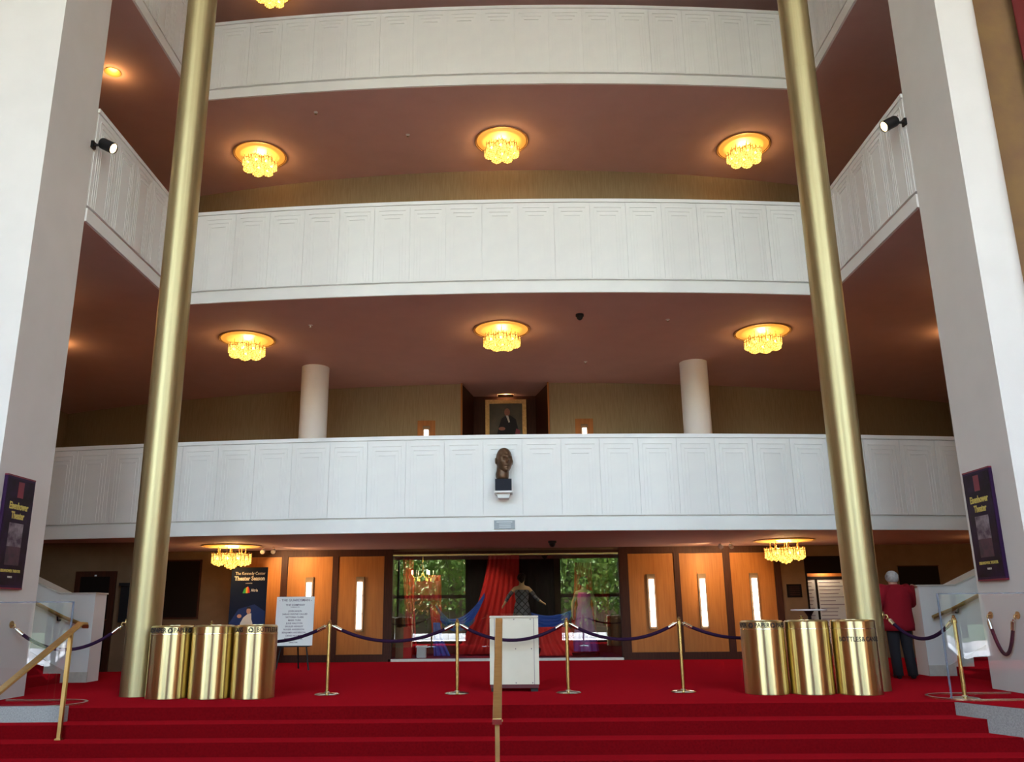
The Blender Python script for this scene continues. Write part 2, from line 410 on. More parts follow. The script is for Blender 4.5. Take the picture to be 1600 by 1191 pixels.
# ------------------------------------------------------------------ balcony fronts with relief panels
UNIT = .75
def panel_mesh(h):
    """one scalloped panel, width UNIT, height h, with three nested raised mouldings; faces -Y"""
    mb = MB(); n = 8; t = .006
    def yy(x): return -.012-.010*math.cos(PI*x/UNIT)
    xs = [-UNIT/2+.004+(UNIT-.008)*i/n for i in range(n+1)]
    prof = [(x, yy(x)) for x in xs]
    mb.prism(prof+[(xs[-1], 0), (xs[0], 0)], 0, h)
    def bar(x0, x1, z0, z1):
        t = .014 if x1-x0 > .1 else .007
        k = max(1, int((x1-x0)/.08)); pl = [(x0+(x1-x0)*i/k) for i in range(k+1)]
        mb.prism([(x, yy(x)-t) for x in pl]+[(x, yy(x)+.004) for x in pl[::-1]], z0, z1)
    for hw, dz in ((.285, .10), (.225, .19), (.165, .28)):
        bar(-hw, hw, h-dz-.014, h-dz)
        for sg in (-1, 1):
            a = sg*hw; bar(a-.007, a+.007, .02, h-dz-.014)
    return mb.mesh('panel', 'white')
def front_prof(zb, zt):
    return [(.03, zb), (.03, zb+.232), (-.05, zb+.232), (-.05, zb+.288), (0, zb+.288), (0, zt-.075), (.035, zt-.075), (.035, zt), (-.22, zt), (-.22, zb)]
LEVEL = ['lowest', 'middle', 'highest']
for L in range(3):
    zb, zt = ZB[L], ZT[L]
    xe = 13.6 if L == 0 else PX-.03
    n = 60
    path = []
    for i in range(n+1):
        x = -xe+2*xe*i/n; sl = 2*K*x; nl = math.hypot(1, sl)
        path.append(((x, fy(x)), (sl/nl, -1/nl)))
    root = struct('balcony_front', MB().sweep(path, front_prof(zb, zt)), 'white', 'white %s balcony front curving across the lobby' % LEVEL[L], 'balcony', 'auto')
    hp = zt-.085-(zb+.29); pm = panel_mesh(hp)
    cnt = 27 if L == 0 else 17
    for i in range(cnt):
        x = (i-(cnt-1)/2)*UNIT
        link('panel', pm, root, (x, fy(x)-.001, zb+.29), (0, 0, math.atan(2*K*x)))
    if L:
        for s in (-1, 1):
            ye = fy(PX)-.02
            path = [((PX*s, 12.475), (-s, 0)), ((PX*s, ye), (-s, 0))]
            wr = struct('balcony_front', MB().sweep(path, front_prof(zb, zt)), 'white', 'white %s balcony side wing running back from the %s pier' % (LEVEL[L], 'left' if s < 0 else 'right'), 'balcony', 'auto')
            for i in range(5):
                link('panel', pm, wr, ((PX-.001)*s, 12.87+.75*i, zb+.29), (0, 0, -s*PI/2))

# ------------------------------------------------------------------ ground floor back wall
D0 = 20.3
wl = MB()
for a, b, z0, z1 in ((-14, -2.72, 0, 2.56), (2.72, 7.05, 0, 2.56), (8.25, 14, 0, 2.56), (7.05, 8.25, 2.30, 2.56), (-2.72, 2.72, 2.47, 2.56)):
    wl.box(a, b, D0, D0+.2, z0, z1)
struct('wall_back_ground', wl, 'tanwall', 'tan wall at the back of the ground floor', 'wall')
for k, (a, b) in enumerate(((-6.42, -2.66), (2.70, 6.47))):
    fr = MB(); y0, y1 = D0-.07, D0
    fr.box(a, b, y0, y1, 2.40, 2.56); fr.box(a, b, y0-.01, y1, 0, .16)
    pans = [(-6.26, -5.31), (-5.16, -4.09), (-3.95, -2.86)] if a < 0 else [(2.90, 3.98), (4.11, 5.14), (5.30, 6.32)]
    edges = [a]+[q for p in pans for q in p]+[b]
    for i in range(0, len(edges), 2): fr.box(edges[i], edges[i+1], y0, y1, .16, 2.40)
    side = 'left' if a < 0 else 'right'
    root = struct('trim_%d' % (k+3), fr, 'darkwood', 'dark wood framing of the wall panels %s of the display window' % side, 'trim')
    for p, q in pans:
        ob('panel', MB().box(p+.004, q-.004, D0-.045, D0-.002, .164, 2.396), 'panelwood', root)
# vertical wall lights
def wall_light(loc, label, h=1.24, plate=None, grp='vertical wall lights on the wood panels'):
    t = thing('wall_light', label, 'wall light', loc, 0, grp)
    if plate:
        ob('back_plate', MB().box(-plate/2, plate/2, -.015, 0, -h-.12, .16), 'panelwood', t)
    ob('housing', MB().box(-.095, .095, -.045, -.015 if plate else 0, -h, 0), 'tanwall', t)
    ob('diffuser', MB().box(-.055, .055, -.085, -.046, -h+.05, -.12), 'sconce', t)
    for z in (-h*.35, -h*.68):
        ob('clip', MB().box(-.06, .06, -.09, -.046, z-.008, z+.008), 'chrome', t)
for x, lab in ((-5.78, 'vertical wall light on the wood panel behind the theater season banner'), (-4.62, 'vertical wall light just above the white poster on the easel'),
               (-3.42, 'vertical wall light on the wood panel left of the display window'), (3.42, 'vertical wall light on the wood panel right of the display window'),
               (4.61, 'vertical wall light on the middle wood panel right of the window'), (5.82, 'vertical wall light on the wood panel beside the bronze plaque')):
    wall_light((x, D0-.045, 1.92), lab)
for x, lab in ((-2.17, 'lit wall light peeking over the parapet left of the portrait niche'), (2.25, 'lit wall light peeking over the parapet right of the portrait niche')):
    wall_light((x, 22.92+.0156*x*x-.004, 6.15), lab, plate=.5, grp='wall lights beside the portrait niche')

# dark board, partition with door, plaque, alcove with boards
t = thing('notice_board', 'large black notice board on the tan wall beside the left brass column', 'board', (-7.66, D0, 1.03))
ob('board_face', MB().box(-.40, .40, -.04, 0, 0, 1.30), 'verydark', t)
fr = MB()
for b in ((-.43,-.40,0,1.3),(.40,.43,0,1.3),(-.43,.43,-.03,0),(-.43,.43,1.3,1.33)): fr.box(b[0], b[1], -.05, 0, b[2], b[3])
ob('frame', fr, 'darkwood', t)
struct('wall_partition', MB().box(-13.9, -7.55, 17.55, 17.75, 0, 2.555), 'tanwall', 'tan partition wall behind the left stair', 'wall')
d = struct('door_1', MB().box(-8.82, -7.98, 17.49, 17.545, 0, 1.97), 'darkwood', 'dark wooden door behind the left white stair wall', 'door')
for z0, z1 in ((.12, .92), (1.02, 1.86)):
    ob('panel', MB().box(-8.70, -8.10, 17.475, 17.49, z0, z1), 'verydark', d)
ob('handle', MB().tube([(-8.06, 17.49, 1.0), (-8.06, 17.44, 1.0), (-8.14, 17.43, 1.0)], .012), 'chrome', d)
ob('sign', MB().box(-8.42, -8.38, 17.478, 17.49, 1.87, 1.90), 'paper', d)
t = thing('wall_box', 'dark box fixed on the partition beside the dark wooden door', 'wall box', (-7.73, 17.545, .95))  # plain dark box built for an unidentified dark shape
ob('case', MB().box(-.10, .10, -.11, 0, 0, .72), 'black', t)
ob('hood', MB().box(-.13, .13, -.15, 0, .72, .78), 'black', t)
t = thing('wall_plaque', 'small dark bronze plaque on the tan wall right of the wood panels', 'plaque', (6.76, D0, 1.36))
ob('plate', MB().box(-.17, .17, -.025, 0, 0, .30), 'verydark', t)
for i in range(5): ob('text_line', MB().box(-.12, .12, -.029, -.025, .05+i*.045, .062+i*.045), 'darkwood', t)
al = MB(); al.box(7.0, 8.3, 21.2, 21.3, 0, 2.5); al.box(6.95, 7.05, D0+.2, 21.3, 0, 2.5); al.box(8.25, 8.35, D0+.2, 21.3, 0, 2.5)
struct('wall_alcove', al, 'tanwall', 'alcove recess behind the right brass bins', 'wall')
struct('trim_5', MB().box(7.05, 8.25, D0-.02, D0+.02, 1.90, 2.30).box(7.05, 7.09, D0-.02, D0+.02, 0, 1.9), 'verydark', 'dark lintel over the price board alcove', 'trim')
t = thing('price_board', 'pale price board with fine lines of print in the alcove', 'board', (7.68, 20.9, .3))
ob('header', MB().box(-.52, .56, -.02, .03, 1.55, 1.72), 'panelwood', t)
ob('rail', MB().box(-.52, .56, -.04, .03, 1.49, 1.55), 'verydark', t)
for a, b in ((-.50, -.21), (-.16, .55)):
    p = ob('board_panel', MB().box(a, b, -.02, .02, 0, 1.48), 'boardwhite', t)
    for i in range(16):
        ww = (b-a)*random.uniform(.5, .85)
        ob('text_line', MB().box(a+.03, a+.03+ww, -.024, -.02, 1.40-i*.085, 1.415-i*.085), 'ink', p)
ob('divider', MB().box(-.21, -.16, -.03, .03, 0, 1.5), 'verydark', t)
for i in range(4):
    s_ = ob('spot', MB().cyl((-.40+.28*i, -.06), .03, 1.78, 1.86, 10), 'chrome', t)
    ob('lens', MB().cyl((-.40+.28*i, -.06), .024, 1.772, 1.781, 10), 'spotlens', s_)
sp = bpy.data.lights.new('alcove_spot', 'POINT'); sp.energy = 9; sp.color = (1,.75,.5); sp.shadow_soft_size = .1
o = bpy.data.objects.new('alcove_spot', sp); COL.objects.link(o); o.location = (7.65, 20.72, 2.0)
t = thing('cafe_table', 'small white topped pedestal table standing behind the right brass bins', 'table', (5.92, 17.0, 0))
ob('table_top', MB().lathe([(0, 1.06), (.33, 1.06), (.34, 1.075), (.33, 1.09), (0, 1.09)], 28), 'tabletop', t, 'auto')
ob('post', MB().lathe([(.03, .04), (.03, .95), (.10, 1.06)], 14), 'black', t, 'auto')
ob('base', MB().lathe([(.25, 0), (.25, .02), (.04, .05), (0, .05)], 20), 'black', t, 'auto')
t = thing('wall_sign', 'dark rectangular sign high on the wall above the right stair wall', 'sign', (9.69, D0, 1.52))
ob('sign_face', MB().box(-.46, .46, -.04, 0, 0, .52), 'verydark', t)
ob('edge', MB().box(-.48, .48, -.03, 0, -.02, 0), 'darkwood', t); ob('edge', MB().box(-.48, .48, -.03, 0, .52, .54), 'darkwood', t)

# ------------------------------------------------------------------ display window
win = tag(link('window_1', None), 'wide shop-like display window with four glass panes in the back wall', 'window', kind='structure')
fr = MB(); X = 2.70
fr.box(-X-.05, X+.05, D0-.06, D0+.06, 2.43, 2.50); fr.box(-X-.04, -X+.02, D0-.06, D0+.06, .05, 2.43); fr.box(X-.02, X+.04, D0-.06, D0+.06, .05, 2.43)
ob('frame', fr, 'darkwood', win)
ob('top_rail', MB().box(-X+.02, X-.02, D0-.05, D0+.02, 2.395, 2.43), 'brass', win)
ob('sill', MB().box(-X-.02, X+.02, D0-.08, D0+.08, 0, .055), 'palestone', win)
for i in range(4):
    a = -X+.02+(2*X-.04)/4*i; b = a+(2*X-.04)/4
    ob('pane', MB().box(a+.004, b-.004, D0-.006, D0+.006, .056, 2.394), 'displayglass', win)
cs = MB(); cs.box(-2.8, 2.8, 22.9, 23.0, 0, 2.56); cs.box(-2.84, -2.74, D0+.2, 22.9, 0, 2.56); cs.box(2.74, 2.84, D0+.2, 22.9, 0, 2.56)
struct('wall_display', cs, 'casewall', 'dim brown interior walls of the display window', 'wall')
struct('floor_display', MB().box(-2.74, 2.74, D0+.2, 22.9, 0, .05), 'casefloor', 'cloth covered floor of the display window', 'floor')

def drape(name, label, top, bot, m, folds, amp, n=40, rows=14, ysh=0, mid=None, thick=True):
    """hanging cloth between a top edge (x0,x1,y,z) and a bottom edge, with vertical folds that widen downward"""
    mb = MB(); vs = []
    for j in range(rows+1):
        tt = j/rows
        for i in range(n+1):
            u = i/n
            e = tt*tt*.6+tt*.4
            x0 = top[0]+(bot[0]-top[0])*e; x1 = top[1]+(bot[1]-top[1])*e
            x = x0+(x1-x0)*u; z = top[3]+(bot[3]-top[3])*tt; y = top[2]+(bot[2]-top[2])*tt
            if mid: z -= mid*math.sin(PI*u)*(1 if tt else 1)
            y += amp*math.sin(u*folds*2*PI+.6*math.sin(3*tt))*(.5+.5*tt)
            vs.append((x, y, z))
    k = n+1
    fs = [(j*k+i, j*k+i+1, (j+1)*k+i+1, (j+1)*k+i) for j in range(rows) for i in range(n)]
    mb.add(vs, fs)
    o = ob(name, mb, m, None, 'all')
    if thick:
        md = o.modifiers.new('solid', 'SOLIDIFY'); md.thickness = .008
    return tag(o, label, 'drape')
drape('black_backdrop', 'black cloth backdrop in the middle of the display window', (-1.12, 1.25, 22.2, 2.5), (-1.15, 1.28, 22.2, .06), 'blackdrape', 12, .03, n=96)
drape('red_drape', 'bright red drape sweeping down behind the podium in the display', (-.42, .35, 21.75, 2.5), (-1.25, .30, 21.75, .08), 'reddrape', 7, .045, n=84)
drape('red_drape', 'long narrow red drape at the left end of the display window', (-2.56, -2.30, 21.4, 2.4), (-2.40, -2.18, 21.4, .1), 'reddrape', 3, .03)
drape('red_drape', 'red drape with a wide gathered band beside the hanging crystal lamp', (-1.95, -1.62, 21.6, 2.0), (-1.75, -1.58, 21.6, .1), 'reddrape', 3, .03)
drape('red_swag', 'red cloth swag between the two left red drapes', (-2.45, -1.62, 21.52, 1.85), (-2.38, -1.65, 21.52, 1.36), 'darkreddrape', 5, .02)
drape('red_drape', 'red drape hanging behind the pink dressed mannequin', (1.78, 2.2, 22.0, 2.3), (1.55, 2.3, 22.0, .1), 'reddrape', 5, .04, n=64)
drape('sheer_drape', 'sheer dark red drape at the right end of the display window', (2.0, 2.68, 22.35, 2.3), (2.2, 2.68, 22.35, .7), 'sheerred', 5, .03, n=64)
def swag(name, label, p0, p1, sag, hgt, m, y, folds=5):
    mb = MB(); n, rows = 36, 15; vs = []
    for j in range(rows+1):
        tt = j/rows
        for i in range(n+1):
            u = i/n; b = 4*u*(1-u)
            vs.append((p0[0]+(p1[0]-p0[0])*u, y-.05*b*math.sin(tt*folds*2*PI)-.03*b, p0[1]+(p1[1]-p0[1])*u-sag*b-hgt*tt*(.35+.65*b)))
    k = n+1
    mb.add(vs, [(j*k+i, j*k+i+1, (j+1)*k+i+1, (j+1)*k+i) for j in range(rows) for i in range(n)])
    o = ob(name, mb, m, None, 'all'); md = o.modifiers.new('solid', 'SOLIDIFY'); md.thickness = .006
    return tag(o, label, 'drape')
swag('blue_swag', 'blue cloth swag rising to the red drape left of the podium', (-1.62, 1.02), (-.52, 1.55), .30, .32, 'bluedrape', 21.42)
swag('blue_swag', 'blue cloth swag hanging right of the podium in the display', (.55, 1.1), (1.62, 1.12), .12, .42, 'bluedrape', 21.5)
swag('sheer_swag', 'sheer teal swag beside the left red drapes', (-1.72, 1.3), (-.75, .95), .28, .18, 'sheer', 21.2)
drape('blue_drape', 'blue cloth end trailing to the floor near the left red drape', (-1.78, -1.62, 21.3, .85), (-1.75, -1.35, 21.2, .07), 'bluedrape', 3, .03)
drape('red_floor_cloth', 'red cloth heaped on the floor of the display right of the podium', (.55, 1.55, 21.35, .72), (.5, 2.1, 20.85, .07), 'reddrape', 6, .06, n=72)
t = thing('pedestal', 'red draped box pedestal at the left end of the display window', 'pedestal', (-2.45, 20.85, .05))
ob('box', MB().box(-.17, .02, -.15, .15, 0, .70), 'tanwall', t); ob('cloth_side', MB().box(.02, .20, -.16, .16, 0, .71), 'reddrape', t)
t = thing('white_stool', 'small white box stool on the floor of the display window', 'stool', (-2.02, 20.95, .05))
ob('seat', MB().box(-.13, .13, -.12, .12, .24, .28), 'paper', t); ob('body', MB().box(-.11, .11, -.10, .10, 0, .24), 'boardwhite', t)
# crystal lamp prop hanging in the display
t = thing('crystal_lamp', 'small crystal candle chandelier hanging in the left of the display', 'chandelier', (-2.02, 21.0, 1.9))
ob('stem', MB().tube([(0,0,.12), (0,0,.60)], .008).ball((0,0,.1), .035), 'gold', t, 'auto')
for i in range(6):
    a = i*PI/3; c, s = math.cos(a), math.sin(a)
    arm = ob('arm', MB().tube([(0,0,.10), (.10*c,.10*s,.02), (.22*c,.22*s,.03), (.26*c,.26*s,.10)], .008, 6), 'gold', t, 'auto')
    ob('candle', MB().cyl((.26*c, .26*s), .014, .10, .19, 8), 'bulb' if i % 2 else 'paper', arm)
    ob('pendant', MB().ball((.20*c, .20*s, -.03), (.018,.018,.04), 6, 4), 'crystal', arm)
for x, y, e in ((-.6, 20.75, 7), (1.2, 20.75, 6), (-2.0, 20.75, 5)):
    sp = bpy.data.lights.new('display_spot', 'SPOT'); sp.energy = e*5; sp.color = (1,.8,.6); sp.spot_size = 1.9; sp.spot_blend = .8; sp.shadow_soft_size = .05
    o = bpy.data.objects.new('display_spot', sp); COL.objects.link(o); o.location = (x, y, 2.45); o.rotation_euler = (math.radians(28), 0, 0)
    t = thing('display_spotlight', 'small spotlight under the ceiling of the display window, %s' % ('left end' if x < -1 else 'centre' if x < 0 else 'right end'), 'spotlight', (x, y, 2.56), 0, 'spots in the display window')
    ob('can', MB().lathe([(.05, -.10), (.05, 0), (0, 0)], 14), 'black', t); ob('lens', MB().lathe([(0, -.085), (.045, -.085)], 14), 'spotlens', t)

# ------------------------------------------------------------------ brass columns
def brass_column(x, y, label):
    t = thing('brass_column', label, 'column', (x, y, 0), 0, 'tall brass columns')
    r = .238
    ob('shaft', MB().lathe([(r, 0), (r, ZB[3]-.01)], 72), 'colbrass', t, 'auto')
    for z in (5.2, 9.8, 14.4):
        ob('seam', MB().lathe([(r-.002, z-.006), (r+.0012, z-.005), (r+.0012, z+.005), (r-.002, z+.006)], 72), 'colbrass', t, 'auto')
    return t
brass_column(-5.13, 12.35, 'tall brass column left of the display, beside the left trio of bins')
brass_column(5.10, 12.35, 'tall brass column right of the display, behind the right trio of bins')

# round white columns on the second storey
for x, lab in ((-4.93, 'round white column behind the lowest balcony, left of the niche'), (4.98, 'round white column behind the lowest balcony, right of the niche')):
    t = thing('round_column', lab, 'column', (x, 21.14, 3.37), 0, 'round white columns')
    ob('shaft', MB().lathe([(.355, .10), (.355, 3.985)], 40), 'white', t, 'auto')
    ob('base', MB().lathe([(.40, 0), (.40, .08), (.36, .10)], 40), 'white', t, 'auto')

# ------------------------------------------------------------------ crystal ceiling chandeliers
def chandelier_proto():
    t = thing('crystal_chandelier', 'x', 'chandelier', (0,0,0), 0, 'crystal ceiling chandeliers')
    ob('rim', MB().lathe([(.635, -.002), (.65, -.004), (.655, -.02), (.64, -.025), (.635, -.015)], 48), 'frame_gold', t, 'auto')
    ob('dish', MB().lathe([(.63, -.012), (.45, -.03), (.2, -.05), (0, -.055)], 48), 'dish', t, 'all')
    cm = MB()
    for k in range(11):
        a = 2*PI*k/11
        for rr, z0, z1 in ((.118, -.10, .10), (.078, -.13, .07)):
            x, y = rr*math.cos(a+(rr < .1)*.3), rr*math.sin(a+(rr < .1)*.3)
            w_ = .013
            cm.box(x-w_, x+w_, y-w_, y+w_, z0, z1)
    cm.ball((0, 0, -.13), .03, 8, 5)
    cg = MB()
    for k in range(8):
        a = 2*PI*k/8; x, y = .134*math.cos(a), .134*math.sin(a); cg.box(x-.006, x+.006, y-.006, y+.006, -.06, .13)
    cg.lathe([(.128, .06), (.136, .062), (.136, .072), (.128, .074)], 16)
    gme = cg.mesh('cage', 'frame_gold')
    cme = cm.mesh('crystal_cluster', 'crystal'); bme = MB().ball((0,0,.0), .034, 10, 6).mesh('bulb', 'bulb', 'all')
    sme = MB().tube([(0,0,.08), (0,0,.40)], .008, 6).lathe([(.03,.06),(.03,.10),(0,.10)], 10).mesh('stem', 'gold')
    spots = [(.0, .0, -.36)]+[(.30*math.cos(2*PI*i/7+.2), .30*math.sin(2*PI*i/7+.2), -.29) for i in range(7)]
    for p in spots:
        c = link('crystal_cluster', cme, t, p, (0, 0, random.random()))
        link('bulb', bme, c); link('cage', gme, c); link('stem', sme, c, None, None)
    return t
CH = chandelier_proto()
def chandelier_light(p, e):
    l = bpy.data.lights.new('chandelier_glow', 'POINT'); l.energy = e; l.color = (1, .62, .26); l.shadow_soft_size = .18
    o = bpy.data.objects.new('chandelier_glow', l); COL.objects.link(o); o.location = (p[0], p[1], p[2]-.30)
FIRST = [True]
def chandelier(x, y, z, label, e=60):
    o = CH if FIRST[0] else copy_tree(CH); FIRST[0] = False
    o.location = (x, y, z); o['label'] = label; chandelier_light((x, y, z), e)
NAMES = ['ground floor', 'second storey', 'third storey', 'fourth storey']
EN = [110, 62, 95, 60]
for L, xs in ((0, (-6.02, 6.12)), (1, (-6.0, 0.0, 6.08)), (2, (-6.0, .05, 6.05)), (3, (-6.0,))):
    for x in xs:
        where = 'left' if x < -1 else 'right' if x > 1 else 'middle'
        if L == 3: lab = 'crystal chandelier cut off by the top edge of the picture, above the highest balcony'
        else: lab = 'glowing %s crystal chandelier on the %s ceiling%s' % (where, NAMES[L], ', under the lowest balcony' if L == 0 else ' above the lowest balcony' if L == 1 else ' above the middle balcony')
        chandelier(x, 18.25 if where == 'middle' else 18.7, ZB[L]-.001, lab, EN[L])

# recessed downlights over the side wings
def downlight(x, y, z, label, e):
    t = thing('recessed_downlight', label, 'downlight', (x, y, z), 0, 'recessed downlights over the side wings')
    ob('ring', MB().lathe([(.13, 0), (.16, -.004), (.165, -.018), (.13, -.022)], 28), 'gold', t, 'auto')
    ob('lens', MB().lathe([(0, -.014), (.128, -.010)], 28), 'downlens', t)
    l = bpy.data.lights.new('downlight_glow', 'POINT'); l.energy = e; l.color = (1, .55, .2); l.shadow_soft_size = .12
    o = bpy.data.objects.new('downlight_glow', l); COL.objects.link(o); o.location = (x, y, z-.16)
downlight(-8.15, 15.29, ZB[2], 'bright round downlight on the upper left wing ceiling', 8)
for s in (-1, 1):
    sd = 'left' if s < 0 else 'right'
    downlight(9.4*s, 15.2, ZB[1], 'downlight behind the %s pier, nearer of two on the second storey' % sd, 14)
    downlight(10.6*s, 18.7, ZB[1], 'downlight behind the %s pier, farther of two on the second storey' % sd, 14)
    downlight(10.4*s, 18.0, ZB[0], 'downlight on the low ceiling behind the %s pier' % sd, 10)

# ceiling cameras, sprinklers, spots
def dome_camera(p, label):
    t = thing('dome_camera', label, 'security camera', p, 0, 'black ceiling cameras')
    ob('base', MB().lathe([(.09, 0), (.09, -.05), (.07, -.06)], 20), 'black', t, 'auto'); ob('dome', MB().ball((0,0,-.06), (.07,.07,.08), 16, 8), 'black', t, 'all')
dome_camera((1.71, 17.31, ZB[1]), 'black dome camera on the second storey ceiling right of the middle chandelier')
dome_camera((1.03, 18.24, ZB[0]), 'black dome camera on the ground floor ceiling above the display window')
for i, (x, y, z, lab) in enumerate(((-4.29, 17.76, ZB[1], 'between the left and middle chandeliers of the second storey'), (3.70, 17.72, ZB[1], 'between the middle and right chandeliers of the second storey'), (2.15, 20.9, ZB[1], 'near the right round column'),
        (-8.05, 18.2, ZB[0], 'on the low ceiling left of the left brass column'), (-4.2, 16.9, ZB[2], 'left of the middle chandelier of the third storey, nearer'), (-2.2, 17.9, ZB[2], 'left of the middle chandelier of the third storey, farther'), (7.6, 18.1, ZB[1], 'right of the right brass column'))):
    t = thing('sprinkler', 'tiny white ceiling sprinkler '+lab, 'sprinkler', (x, y, z), 0, 'ceiling sprinklers')
    ob('plate', MB().lathe([(.05, 0), (.05, -.008), (.015, -.02), (.012, -.05)], 14), 'white', t, 'auto'); ob('deflector', MB().lathe([(0, -.05), (.03, -.052), (.03, -.056), (0, -.056)], 12), 'chrome', t)
for x, y, lab, tx in ((-5.46, 19.15, 'left spot of the pair near the season banner', -5.0), (-5.22, 19.15, 'right spot of the pair near the season banner', -3.9), (4.79, 18.95, 'left spot of the pair above the right wood panels', 3.75), (5.02, 18.95, 'right spot of the pair above the right wood panels', 5.2)):
    t = thing('ceiling_spotlight', 'small chrome ceiling '+lab, 'spotlight', (x, y, ZB[0]), 0, 'chrome ceiling spots')
    ob('bracket', MB().tube([(0,0,0), (0,0,-.07)], .01).lathe([(.03,0),(.03,-.012)], 12), 'chrome', t)
    h = ob('head', MB().lathe([(0, -.07), (.035, -.065), (.05, .0), (.05, .05)], 16), 'white', t, 'auto', (0,0,-.10)); h.rotation_euler = (math.radians(115), 0, 0)
    ob('lens', MB().lathe([(0, .044), (.044, .044)], 16), 'spotlens', h)
    sp = bpy.data.lights.new('spot_beam', 'SPOT'); sp.energy = 70; sp.color = (1,.72,.36); sp.spot_size = 1.5; sp.spot_blend = .7; sp.shadow_soft_size = .04
    o = bpy.data.objects.new('spot_beam', sp); COL.objects.link(o); o.location = (x, y+.09, ZB[0]-.12)
    d = Vector((tx, D0, 1.9))-o.location; o.rotation_euler = d.to_track_quat('-Z', 'Y').to_euler()

# black projectors on the piers
for s, lab in ((-1, 'black cylindrical spotlight high on the left pier'), (1, 'black cylindrical spotlight high on the right pier')):
    z = 8.72 if s < 0 else 8.92; y = 12.42 if s < 0 else 12.5
    t = thing('pier_spotlight', lab, 'spotlight', (PX*s*.998, y, z), 0, 'black spotlights on the piers')
    ob('mount', MB().box(-.03, .03, -.05, .05, -.06, .06), 'black', t)
    ob('arm', MB().tube([(0,0,0), (-.14*s, .03, .02)], .022, 8), 'black', t)
    h = ob('can', MB().lathe([(0, -.10), (.085, -.10), (.095, -.08), (.095, .15), (.085, .15), (.085, .135)], 24), 'black', t, 'auto', (-.20*s, .06, .03))
    d = Vector((-s, -.05, -.55))
    h.rotation_euler = d.to_track_quat('Z', 'Y').to_euler()
    ob('lens', MB().lathe([(0, .135), (.085, .135)], 20), 'spotlens', h)

# ------------------------------------------------------------------ bust, shelf, plaque
def head_mesh(m, nose=1, ears=True, n=72, rows=60, jaw=.30, deep=1.0):
    mb = MB(); vs = []
    def g(a, b, sa, sb): return math.exp(-(a/sa)**2-(b/sb)**2)
    for j in range(rows+1):
        th = -PI/2+PI*j/rows; td = math.degrees(th)
        for i in range(n):
            ph = -PI+2*PI*i/n; pd = math.degrees(ph)
            ct, stt = max(0, math.cos(th))**.82, math.sin(th)
            rx, ry, rz = .080, .100, .125
            front = max(0, math.cos(ph))
            if stt < 0: rx *= 1-jaw*(-stt)**1.6; ry *= 1-(.06*front+.30*(1-front))*(-stt)
            else: ry *= 1+.06*(1-front)
            x = rx*ct*math.sin(ph); y = -ry*ct*math.cos(ph); z = rz*stt
            out = 0
            out += nose*.030*g(pd, td+9, 9, 9)+nose*.017*g(pd, td-1, 6, 11)
            for sg in (-1, 1):
                out -= .016*g(pd-sg*21, td-2, 11, 6); out += .006*g(pd-sg*21, td-1, 5, 3)
                out += .009*g(pd-sg*20, td-13, 17, 5); out += .006*g(pd-sg*42, td+10, 16, 14)
            out -= .006*g(pd, td+34, 22, 3.5); out += .006*g(pd, td+29, 16, 4)+.006*g(pd, td+39, 14, 4)
            out += .012*g(pd, td+58, 26, 12)
            out *= deep; L = math.hypot(x, y) or 1
            vs.append((x+x/L*out, y+y/L*out, z))
    fs = [(j*n+i, j*n+(i+1) % n, (j+1)*n+(i+1) % n, (j+1)*n+i) for j in range(rows) for i in range(n)]
    mb.add(vs, fs)
    if ears:
        for sg in (-1, 1):
            e = MB().ball((0,0,0), (.010,.020,.032), 10, 8)
            c, s_ = math.cos(.35*sg), math.sin(.35*sg)
            mb.add([(sg*.083+x*c-y*s_, .012+x*s_+y*c, -.005+z) for x, y, z in e.v], e.f)
    me = mb.mesh('head', m, 'all'); return me
bz = thing('bronze_bust', 'bronze bust of a bald man on a dark block on the lowest balcony front', 'bust', (.01, 15.80, 3.285))
ob('plinth', MB().box(-.155, .155, -.14, .14, 0, .225), 'darkstone', bz)
hm = head_mesh('bronze', .9, jaw=.16, deep=1.5)
hd = link('head', hm, bz, (.02, -.01, .59), (math.radians(-4), 0, math.radians(22))); hd.scale = (1.95, 1.75, 1.98)
nk = MB()
prof = [((-.01, .02), .105, .222), ((-.02, .02), .125, .28), ((-.02, .03), .128, .34), ((-.01, .03), .122, .40), ((.0, .03), .12, .50)]
nv = []
for (cx, cy), r, z in prof: nv += [(cx+r*math.cos(2*PI*k/20), cy+r*1.05*math.sin(2*PI*k/20), z) for k in range(20)]
nk.add(nv, [(j*20+k, j*20+(k+1) % 20, (j+1)*20+(k+1) % 20, (j+1)*20+k) for j in range(4) for k in range(20)]+[tuple(range(20))])
ob('neck', nk, 'bronze', bz, 'all')
t = thing('bracket_shelf', 'small white shelf under the bronze bust', 'shelf', (.01, 15.97, 3.22))
ob('board', MB().box(-.17, .17, -.33, 0, .03, .064), 'white', t); ob('corbel', MB().prism_y([(-.13, .03), (-.10, -.06), (.10, -.06), (.13, .03)], -.24, 0), 'white', t)
t = thing('name_plaque', 'small grey metal plaque under the bronze bust', 'plaque', (.02, 15.965, 2.60))
ob('plate', MB().box(-.195, .195, -.02, 0, 0, .165), 'plaque', t)
ob('text_line', MB().box(-.15, .15, -.024, -.02, .125, .140), 'plaqueline', t)
for zz in (.03, .06, .09): ob('text_line', MB().box(-.10, .12, -.022, -.02, zz, zz+.008), 'plaqueline', t)

